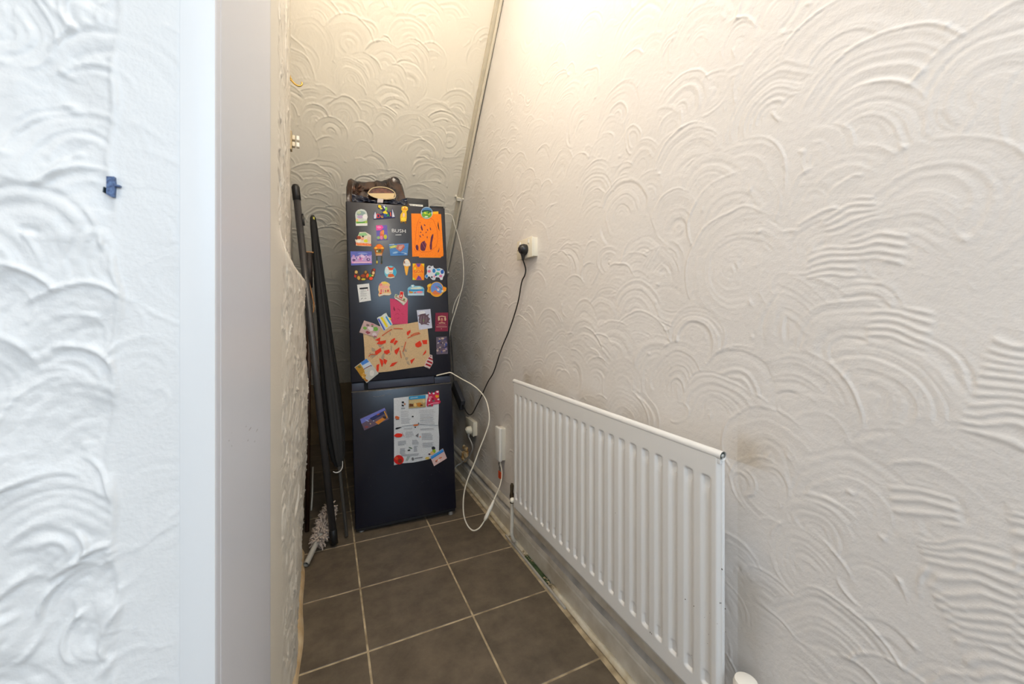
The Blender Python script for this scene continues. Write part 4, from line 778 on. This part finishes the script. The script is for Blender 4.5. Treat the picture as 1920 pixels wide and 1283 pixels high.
tx += [(K, ell(*py(712, 368), 2.2, 1.8)), ((200, 150, 120), ell(*py(735, 390), 1.6, 2)), (K, ell(*py(710, 408), 2.4, 1.4, 20)), ((90, 90, 90), line(qq([(690, 445), (740, 440)]), .6)),
       ((206, 120, 80), ell(*py(640, 560), 4, 3, 0, 12, .2)), ((110, 60, 40), line(qq([(622, 585), (665, 583)]), 1)), (K, ell(*py(836, 548), 1.8, 1.2)), ((206, 120, 70), ell(*py(875, 655), 5.6, 2.2, -5, 12, .25)), (K, ell(*py(910, 638), 1.2, 1.8)), (K, ell(*py(868, 684), 1.4, 1)),
       (K, ell(*py(645, 695), 3.6, 1.6, -10, 10, .4)), (K, ell(*py(680, 686), 2, .7, 0)), ((214, 60, 40), ell(*py(655, 786), 7.6, 3.8, -5, 16, .08)), ((214, 60, 40), line(qq([(596, 788), (620, 788)]), 1)), ((206, 120, 110), line(qq([(700, 750), (730, 800)]), .5)),
       ((130, 128, 130), [py(870, 790), py(910, 760), py(905, 812)]), ((226, 150, 130), ell(*py(930, 805), 1.2, 1.2)), ((110, 130, 110), ell(*py(808, 945), 3.6, 1, 20)), ((60, 60, 60), ell(*py(788, 975), 2.6, 1.2, -10)),
       ((192, 44, 38), ell(*py(660, 1095), 9.2, 8.6, 0, 22)), ((120, 60, 40), ell(*py(675, 1110), 4, 4)), ((206, 90, 60), ell(*py(630, 1075), 3, 3)), ((150, 170, 150), line(qq([(750, 1110), (775, 1050)]), .8)), ((150, 170, 150), line(qq([(765, 1110), (795, 1050)]), .8)),
       ((56, 56, 60), ell(*py(1098, 948), 3.4, 3)), ((150, 180, 50), ell(*py(1105, 985), 3, 3.4)), ((226, 190, 140), ell(*py(1080, 1010), 3.4, 3)), ((60, 40, 60), ell(*py(1046, 1024), 2, 1.4)), ((214, 190, 120), ell(*py(1020, 1075), 4, 2.4, -10)),
       ((110, 110, 112), ell(*py(836, 1085), 2.2, 3)), ((130, 130, 134), line(qq([(858, 1078), (960, 1062)]), 1.2)), ((206, 210, 214), line(qq([(700, 665), (900, 640), (1160, 655)]), .9))]
sticker('leaflet', 'white printed leaflet with small pictures and a red ball in its corner', 'leaflet', qq([(596, 318), (780, 296), (1010, 268), (1168, 262), (1165, 500), (1160, 650), (1172, 800), (1168, 985), (1160, 1050), (1020, 1095), (850, 1130), (700, 1142), (600, 1165), (600, 900), (598, 600)]), (226, 228, 230), tx, th=.0008)
sticker('fridge_magnet', 'beach and rocks photo magnet pinning the top of the white leaflet', 'magnet', qq([(785, 290), (1000, 272), (1000, 428), (785, 445)]), (176, 160, 120),
        [((70, 150, 190), qq([(788, 292), (998, 275), (998, 318), (788, 335)])), ((214, 226, 226), line(qq([(805, 315), (900, 302)]), 1)), ((206, 190, 150), qq([(788, 345), (998, 325), (998, 365), (788, 385)])), ((110, 70, 40), ell(*py(815, 405), 4, 3, 0, 10, .3)), ((190, 130, 60), ell(*py(920, 395), 6, 3.4, 0, 10, .3)), ((230, 200, 140), ell(*py(865, 400), 3, 3.4, 0, 10, .2)), ((96, 60, 40), ell(*py(945, 405), 2.6, 1.6)), ((226, 206, 160), ell(*py(975, 350), 2, 4))], off=.0015, group=GM)
sticker('fridge_magnet', 'pink glittery crown shaped magnet on the leaflet upper right corner', 'magnet', qq([(1010, 405), (1020, 330), (1035, 290), (1028, 235), (1045, 240), (1050, 262), (1072, 258), (1078, 232), (1092, 258), (1118, 240), (1130, 222), (1165, 218), (1170, 262), (1168, 300), (1175, 335), (1190, 360), (1175, 385), (1095, 395), (1090, 418), (1020, 422)]), (190, 60, 90),
        [((226, 150, 160), ell(*py(1060, 310), 3, 4, 0, 9, .3)), ((230, 170, 60), ell(*py(1145, 295), 3.6, 3, 0, 9, .3)), ((240, 236, 240), ell(*py(1050, 255), 1.6, 1.4)), ((240, 236, 240), ell(*py(1100, 255), 2, 1.6)), ((240, 236, 240), ell(*py(1148, 235), 2.4, 1.6)), ((230, 226, 230), ell(*py(1160, 330), 2, 1.4)), ((120, 110, 110), ell(*py(1100, 348), 3, 2, 0, 9, .3)), ((246, 190, 206), line(qq([(1030, 400), (1100, 378), (1165, 372)]), 1.1)), ((240, 236, 240), ell(*py(1046, 345), 1.4, 1.8)), ((150, 30, 60), ell(*py(1085, 325), 3, 2, 20, 9, .3)), ((90, 110, 90), ell(*py(1050, 410), 3, 1))], off=.0015, group=GM)
sticker('fridge_magnet', 'tilted blue sky beach magnet at the leaflet lower right corner', 'magnet', qq([(1055, 1055), (1218, 952), (1268, 1075), (1105, 1175)]), (226, 200, 196),
        [((84, 160, 220), qq([(1060, 1056), (1216, 957), (1230, 990), (1075, 1088)])), ((60, 120, 190), line(qq([(1068, 1082), (1226, 984)]), 1)), ((206, 130, 110), ell(*py(1140, 1105), 3.4, 1.6, -40, 10, .3)), ((214, 140, 110), ell(*py(1185, 1072), 3.4, 1.4, -20, 10, .3)), ((244, 232, 226), ell(*py(1165, 1100), 2, 2)), ((120, 80, 60), ell(*py(1130, 1120), 1.4, .8))], off=.0015, group=GM)

# ------------------------------------------------------------------ on top of the fridge
TZ = FHT
def ft(x, y, z): return MF @ Vector((x, y, z))
# crumpled carrier bag
M_bag = mat('bag_plastic', (22, 21, 25), .25, rgb2=(74, 52, 38), scale=16, bump=.9, bscale=38)
root = empty('carrier_bag', ft(.16, .10, TZ))
bx0, bx1 = -.012, .335
nu, nw = 70, 40
tops = [(0, .012), (.03, .055), (.07, .098), (.12, .100), (.22, .092), (.34, .096), (.5, .100), (.64, .108), (.76, .122), (.86, .124), (.93, .105), (.97, .06), (1, .012)]
A_, B_ = np.meshgrid(np.linspace(0, 1, nu), np.linspace(0, 1, nw))
top = np.interp(A_, [t[0] for t in tops], [t[1] for t in tops])
cr = np.array(vnoise((nw, nu), 4)) * .5 + np.array(vnoise((nw, nu), 8))
env = np.sin(np.pi * np.clip(B_, 0, 1)) ** .35
Zb = TZ + top * env * (1 + .07 * cr) + .001
Xb = bx0 + (bx1 - bx0) * A_ + .008 * vnoise((nw, nu), 6); Yb = .028 + .30 * B_ + .008 * vnoise((nw, nu), 5)
# front face leans: keep the front quarter steep
Yb = .030 + .30 * B_ ** 1.3 + .006 * vnoise((nw, nu), 5)
env = np.clip(B_ / .22, 0, 1) ** .55 * np.clip((1 - B_) / .25, 0, 1) ** .5
Zb = TZ + 1.42 * top * env * (1 + .08 * cr) + .001
Xb = np.maximum(Xb, .004)
P = np.stack([Xb, Yb, Zb], -1)
P = P @ np.array(MF.to_3x3()).T + np.array(MF.translation)
rel(grid_mesh('bag_body', P, M_bag, flip=True), root)
def fl(pts, y, r, m, name, mi=0, closed=False, seg=8):
    q = [MF @ Vector((a, y, b)) for a, b in pts]
    bm = bmesh.new(); tube(bm, q, r, seg, smooth_n=4); return rel(obj(name, bm, m), root)
hp_ = [(fp(u, v)) for u, v in [(690, 361), (697, 353), (710, 350), (725, 351.5), (737, 357), (741.5, 364), (739, 371), (725, 373), (708, 371), (695, 366), (690, 361)]]
yb = -.004
fl(hp_, yb + .012, .0028, mat('handle_edge', (206, 182, 140), .5), 'handle_rim')
bm = bmesh.new(); q = [fp(u, v) for u, v in [(691, 361), (697, 354.5), (710, 351.5), (725, 353), (736, 358), (740, 364), (738, 370.5), (725, 372), (708, 370.5), (696, 366)]]
prism(bm, q, .010, .05); bm.transform(MF); rel(obj('handle_opening', bm, mat('bag_inside', (66, 34, 30), .6, rgb2=(120, 70, 50), scale=60)), root)
bm = bmesh.new(); q = [fp(u, v) for u, v in [(691, 361.5), (740, 361.5), (739.5, 366), (738, 370.3), (725, 372), (708, 370.5), (696, 366)]]
prism(bm, q, .008, .03); bm.transform(MF); rel(obj('card_insert', bm, mat('bag_card', (214, 186, 138), .6)), root)
bm = bmesh.new(); q = [fp(u, v) for u, v in [(708, 372), (719, 373), (718, 380.5), (707.5, 380.5)]]
prism(bm, q, .004, .02); bm.transform(MF); rel(obj('paper_label', bm, mat('bag_label', (196, 184, 180), .6)), root)
# glossy front flap of the bag
A_, B_ = np.meshgrid(np.linspace(0, 1, 60), np.linspace(0, 1, 16))
xx0 = fp(660, 375)[0]; xx1 = fp(764, 375)[0]
ztop = np.interp(A_, [0, .15, .3, .5, .8, 1], [.040, .034, .022, .010, .024, .038])
Xf = xx0 + (xx1 - xx0) * A_; Zf = TZ + .002 + 1.15 * ztop * B_; Yf = .004 + .020 * B_ + .006 * vnoise((16, 60), 5) + .003 * vnoise((16, 60), 3)
P = np.stack([Xf, Yf, Zf], -1) @ np.array(MF.to_3x3()).T + np.array(MF.translation)
rel(grid_mesh('front_fold', P, mat('bag_blueblack', (30, 34, 50), .18, bump=.5, bscale=40)), root)
# scrunched brown fabric at the bag's back left
bm = bmesh.new(); random.seed(12)
for i in range(46):
    a = fp(random.uniform(658, 690), random.uniform(344, 358)); y = random.uniform(.03, .09)
    bmesh.ops.create_icosphere(bm, subdivisions=1, radius=random.uniform(.005, .012), matrix=Matrix.Translation((a[0], y, a[1])) @ Matrix.Rotation(random.uniform(0, 3), 4, 'Y') @ Matrix.Diagonal((1.6, 1, .6, 1)))
bm.transform(MF); rel(obj('scrunched_lining', bm, mat('brown_net', (96, 62, 40), .7, rgb2=(52, 34, 26), scale=120), smooth=True), root)
tag(root, 'crumpled dark brown and black carrier bag with cut-out handle on the fridge', 'bag')
# flat black box with label
root = empty('black_box', ft(.41, .08, TZ))
x0, x1 = fp(764, 376)[0], fp(806, 376)[0]; zt = fp(800, 368.6)[1]
bm = bmesh.new(); box(bm, x0, x1, .045, .22, TZ + .001, max(zt, TZ + .026), .003); bm.transform(MF); rel(obj('box_body', bm, mat('black_card', (30, 29, 28), .55), auto=True), root)
bm = bmesh.new(); box(bm, fp(766, 376)[0], fp(795, 376)[0], .0435, .046, TZ + .004, TZ + .021); bm.transform(MF); rel(obj('sticker', bm, mat('white_label', (232, 228, 216), .5)), root)
bm = bmesh.new()
for (a, b, z) in [(768, 776, .015), (779, 782, .013), (784, 792, .015), (770, 777, .009)]: box(bm, fp(a, 376)[0], fp(b, 376)[0], .0428, .0436, TZ + z, TZ + z + .0016)
bm.transform(MF); rel(obj('printed_text', bm, mat('label_text', (120, 116, 108), .6)), root)
tag(root, 'flat black box with a white printed label on the fridge top', 'box')
bm = bmesh.new(); box(bm, fp(807, 380)[0], fp(828, 380)[0], .085, .20, TZ + .001, TZ + .012, .003); bm.transform(MF)
c = ft((fp(807, 380)[0] + fp(828, 380)[0]) / 2, .14, TZ)
tag(obj('black_folder', bm, M_bk, auto=True, origin=tuple(c)), 'thin black folded case at the right end of the fridge top', 'case')

# ------------------------------------------------------------------ white cables by the fridge
M_wc = mat('cable_white', (226, 218, 200), .45)
L2 = [ft(FWD - .010, .10, TZ - .01), ft(FWD + .004, .10, TZ - .008)] + [Vector(at_t(u, v, t)) for u, v, t in [(846, 404, 2.5), (853, 424, 2.52), (861, 450, 2.55), (867, 478, 2.56), (869, 508, 2.57), (868, 532, 2.57), (862, 556, 2.57), (853, 586, 2.56), (845, 612, 2.55), (841, 640, 2.55)]]
bm = bmesh.new(); tube(bm, L2, .0034, 8, smooth_n=6); tag(obj('white_cable', bm, M_wc, origin=tuple(L2[6])), 'white cable hanging from the top right corner of the fridge', 'cable')
L3 = [Vector(at_t(u, v, t)) for u, v, t in [(866, 545, 2.60), (858, 557, 2.60), (852, 570, 2.60), (848, 588, 2.6)]]
bm = bmesh.new(); tube(bm, L3, .003, 8, smooth_n=6); tag(obj('white_cable', bm, M_wc, origin=tuple(L3[1])), 'short loose end of white cable beside the hanging fridge cable', 'cable')
a, b = fp(820, 704); a2, b2 = fp(836, 700)
L4 = [MF @ Vector((a, .012, b - .004)), MF @ Vector((a, -.003, b)), MF @ Vector((a2, -.005, b2))] + [Vector(at_t(u, v, t)) for u, v, t in [(845, 699, 2.27), (852, 703, 2.265), (866, 711, 2.24), (884, 721, 2.21), (899, 733, 2.18), (910, 748, 2.15), (916, 768, 2.12), (917, 790, 2.10), (911, 812, 2.09), (900, 840, 2.08), (889, 870, 2.07), (879, 893, 2.06), (871, 920, 2.055), (868.5, 945, 2.05), (870, 968, 2.04), (877, 986, 2.035), (887, 995, 2.03), (898, 991, 2.03), (907, 979, 2.04), (912, 970, 2.045)]]
bm = bmesh.new(); tube(bm, L4, .0035, 8, smooth_n=6); rt4 = empty('white_cable', L4[16]); rel(obj('flex', bm, M_wc), rt4)
CC = [Vector(at_t(u, v, t)) for u, v, t in [(908.5, 976, 2.045), (911, 971, 2.047), (913, 967, 2.05), (915.5, 961, 2.053), (916, 960, 2.055), (920, 952, 2.06), (922, 948, 2.065), (926, 938, 2.075)]]
bm = bmesh.new(); tube(bm, CC, [.006, .0092, .0095, .0085, .0095, .0095, .008, .0045], 12); rel(obj('inline_connector', bm, mat('connector_white', (236, 230, 216), .35)), rt4)
L5 = [CC[-1]] + [Vector(at_t(u, v, t)) for u, v, t in [(931, 926, 2.09), (937, 912, 2.10), (940, 898, 2.13), (941, 884, 2.145)]] + [Vector((XR - .026, 1.985, .346))]
bm = bmesh.new(); tube(bm, L5, .0036, 8, smooth_n=6); rel(obj('box_lead', bm, M_wc), rt4)
tag(rt4, 'white cable looping from the fridge doors down to the floor and white box', 'cable')

# ------------------------------------------------------------------ poles in the left corner
def V(u, v, y): return Vector(at_y(u, v, y))
root = empty('black_pole', V(627, 1016, 2.13))
t0, t1 = V(554, 350, 2.28), V(627, 1012, 2.13); t1.z = .012
d = (t1 - t0).normalized(); Ln = (t1 - t0).length
bm = bmesh.new(); tube(bm, [t0 + d * .05, t1 - d * .04], .0165, 18, cap=True); rel(obj('shaft', bm, mat('pole_grey', (66, 64, 64), .38, .2)), root)
bm = bmesh.new(); tube(bm, [t0 - d * .012, t0 - d * .008, t0 + d * .004, t0 + d * .07, t0 + d * .072], [.006, .014, .0185, .0185, .014], 16); rel(obj('top_cap', bm, mat('rubber_black', (20, 20, 20), .45)), root)
bm = bmesh.new(); tube(bm, [t1 - d * .075, t1 - d * .07, t1 - d * .004, t1], [.014, .0185, .0175, .011], 16); rel(obj('end_cap', bm, mat('rubber_black', (20, 20, 20), .45)), root)
bm = bmesh.new(); tube(bm, [t0 + d * .14 + Vector((.017, -.004, 0)), t0 + d * .20 + Vector((.018, -.004, 0))], .006, 8); rel(obj('clip', bm, M_bk), root)
tag(root, 'long black metal pole with rubber caps leaning on the left wall', 'pole')
# furled parasol behind it
root = empty('furled_parasol', V(650, 1002, 2.19))
s0, s1 = V(586.5, 408, 2.55), V(650, 1000, 2.19); s1.z = .008
d = (s1 - s0).normalized(); Ln = (s1 - s0).length
bm = bmesh.new(); tube(bm, [s0, s1], .0085, 12); rel(obj('shaft', bm, mat('pole_steel', (120, 118, 114), .35, .5)), root)
NB, NR = 40, 36
P = np.zeros((NB, NR + 1, 3)); e1 = d.cross(Vector((0, 1, 0))).normalized(); e2 = d.cross(e1)
rad = np.interp(np.linspace(0, 1, NB), [0, .03, .2, .45, .7, .88, .97, 1], [.014, .018, .022, .030, .040, .042, .030, .016])
for i in range(NB):
    tt = i / (NB - 1)
    c = s0 + d * (Ln * .80 * tt)
    for j in range(NR + 1):
        a = 2 * math.pi * (j % NR) / NR; r_ = rad[i] * (1 + .16 * math.sin(6 * a + 3 * tt) * min(1, tt * 3) + .06 * math.sin(13 * a + tt * 7))
        P[i, j] = c + e1 * (r_ * math.cos(a)) + e2 * (r_ * math.sin(a))
rel(grid_mesh('canopy', P, mat('canopy_black', (30, 29, 28), .75, bump=.4, bscale=90)), root)
bm = bmesh.new(); tube(bm, [s0 - d * .012, s0 + d * .002, s0 + d * .03], [.009, .0155, .017], 12)
rel(obj('tip', bm, M_bk), root)
bm = bmesh.new(); box(bm, -.004, .004, -.001, .001, -.012, .012); bm.transform(Matrix.Translation(s0 + Vector((.006, -.0175, -.012)))); rel(obj('tip_badge', bm, mat('badge_yellow', (210, 200, 60), .5)), root)
hk = s0 + d * (Ln * .80)
bm = bmesh.new(); tube(bm, [hk + Vector(q) for q in ((-.030, -.03, -.012), (-.014, -.036, -.018), (.004, -.036, -.012), (.014, -.034, .006), (.015, -.03, .035))], [.002, .003, .003, .0025, .0015], 8, smooth_n=5); rel(obj('tie_strap', bm, mat('strap_white', (214, 212, 206), .5)), root)
tag(root, 'furled black parasol between the black pole and the fridge', 'parasol')
# dark wooden umbrella with corded handle
root = empty('walking_stick', V(574, 985, 2.36))
w0, w1 = V(579.5, 474, 2.42), V(576, 1000, 2.34); w1.z = .004
bm = bmesh.new(); tube(bm, [w0 + Vector((0, 0, -.17)), w1], [.0135, .011], 12); rel(obj('shaft', bm, mat('dark_wood', (70, 44, 30), .4, noise=.4, scale=30)), root)
bm = bmesh.new(); tube(bm, [w0, w0 + Vector((0, 0, -.19))], [.017, .0185], 14); rel(obj('grip', bm, mat('grip_brown', (46, 38, 34), .6)), root)
bm = bmesh.new(); tube(bm, [w0 + Vector((-.020, -.002, .002)), w0 + Vector((.022, -.002, .002))], .0042, 8); rel(obj('top_band', bm, mat('tan_leather', (190, 138, 84), .6)), root)
cd = [V(u, v, 2.33) for u, v in [(579, 528), (584, 548), (588, 568), (588, 582), (583, 590), (576, 594), (574, 585), (573, 560), (575, 535)]]
cd2 = [V(u, v, 2.33) for u, v in [(577, 590), (580, 600), (577, 608)]]
bm = bmesh.new(); tube(bm, cd, .0030, 8, smooth_n=6); tube(bm, cd2, .003, 8, smooth_n=4); rel(obj('wrist_cord', bm, mat('tan_cord', (176, 122, 72), .6)), root)
tag(root, 'dark wooden stick with tan wrist cord in the left corner', 'stick')
# thin white rod
r0, r1 = V(586, 878, 2.75), V(585.5, 930, 2.75)
bm = bmesh.new(); tube(bm, [V(587, 700, 2.80), V(585.5, 924, 2.78)], .004, 8)
o = obj('cable', bm, mat('rod_pale', (206, 202, 190), .5)); bm = None
bpy.data.objects.remove(o)
bm = bmesh.new(); e = V(585.5, 930, 2.62); tube(bm, [V(586.6, 876, 2.72), e, Vector((e.x - .004, e.y - .05, .005))], .005, 8)
tag(obj('pale_rod', bm, mat('rod_pale', (214, 210, 198), .5), origin=(e.x, e.y, 0)), 'short thin white rod standing behind the dark wooden stick', 'rod')

# fluffy duster
root = empty('duster', (-.03, 2.14, .0))
h0, h1 = Vector((-.083, 2.005, .018)), Vector((-.040, 2.115, .046)); h2 = Vector((.004, 2.245, .085)); h3 = Vector((.022, 2.33, .115))
bm = bmesh.new()
dd = (h1 - h0).normalized()
rings = []
tube(bm, [h0, h2], .0125, 16, cap=False); tube(bm, [h0, h0 + dd * .03], .0098, 16, cap=False)
rel(obj('handle', bm, mat('handle_grey', (176, 172, 162), .4)), root)
bm = bmesh.new(); tube(bm, [h0 + dd * .012, h0 + dd * .013], .0100, 16); rel(obj('handle_bore', bm, mat('bore_dark', (50, 56, 54), .7)), root)
bm = bmesh.new(); random.seed(44)
ax = (h3 - h1).normalized(); e1 = ax.cross(Vector((0, 0, 1))).normalized(); e2 = ax.cross(e1)
Lh = (h3 - h1).length
for i in range(420):
    t = random.random(); a = random.uniform(0, 2 * math.pi); c = h1 + ax * (Lh * t)
    R_ = (.036 + .010 * math.sin(math.pi * t)) * random.uniform(.8, 1.1)
    rdir = (e1 * math.cos(a) + e2 * math.sin(a)); tip = c + rdir * R_ + ax * random.uniform(-.02, .02) + Vector((0, 0, -.004))
    mid = c + rdir * R_ * .6 + ax * random.uniform(-.01, .01)
    if tip.z < .006: tip.z = .006
    if mid.z < .006: mid.z = .006
    if tip.x < -.098: tip.x = -.098
    tube(bm, [c + rdir * .008, mid, tip], [.0028, .0046, .0036], 6)
rel(obj('chenille_head', bm, mat('chenille', (196, 178, 164), .9, noise=.25, scale=60)), root)
tag(root, 'pinkish grey chenille duster lying on the floor with its handle towards us', 'duster')

# ------------------------------------------------------------------ lights
def area(name, loc, rot, sx, sy, power, col):
    l = bpy.data.lights.new(name, 'AREA'); l.shape = 'RECTANGLE'; l.size = sx; l.size_y = sy; l.energy = power; l.color = col
    o = bpy.data.objects.new(name, l); C.objects.link(o); o.location = loc; o.rotation_euler = rot; return o
# daylight from the hall's window behind the photographer
area('window_daylight', (.28, -2.4, 2.15), (math.radians(80), 0, 0), 1.9, 1.5, 43, (.60, .80, 1.0))
area('hall_side_fill', (-1.5, -1.5, 1.7), (math.radians(86), 0, math.radians(-50)), 1.2, 1.7, 14, (1.0, .965, .93))  # unseen fill light, added to brighten and whiten the near walls
# warm bulb in the cupboard, above the frame
l = bpy.data.lights.new('cupboard_bulb', 'POINT'); l.energy = 20; l.color = (1.0, .88, .73); l.shadow_soft_size = .05
o = bpy.data.objects.new('cupboard_bulb', l); C.objects.link(o); o.location = (.20, 1.15, 2.86)
# hall ceiling light
l = bpy.data.lights.new('hall_bulb', 'POINT'); l.energy = 18; l.color = (1.0, .95, .88); l.shadow_soft_size = .10
o = bpy.data.objects.new('hall_bulb', l); C.objects.link(o); o.location = (.05, -.1, 2.75)
w = bpy.data.worlds.new('hall'); bpy.context.scene.world = w; w.use_nodes = True
w.node_tree.nodes['Background'].inputs[0].default_value = (.86, .93, 1.0, 1); w.node_tree.nodes['Background'].inputs[1].default_value = .34

# ------------------------------------------------------------------ camera
cam = bpy.data.cameras.new('camera'); co = bpy.data.objects.new('camera', cam); C.objects.link(co)
co.location = (0, 0, H); co.rotation_euler = (math.pi / 2, 0, -YAW)
cam.sensor_width = 36; cam.lens = F0 / 1920 * 36; cam.shift_y = -(641.5 - CV) / 1920; cam.clip_start = .02
cam.dof.use_dof = True; cam.dof.focus_distance = 1.5; cam.dof.aperture_fstop = 9
sc = bpy.context.scene; sc.camera = co
sc.view_settings.view_transform = 'Standard'; sc.view_settings.look = 'None'; sc.view_settings.exposure = 0.10; sc.view_settings.gamma = 1; sc.view_settings.use_curve_mapping = False
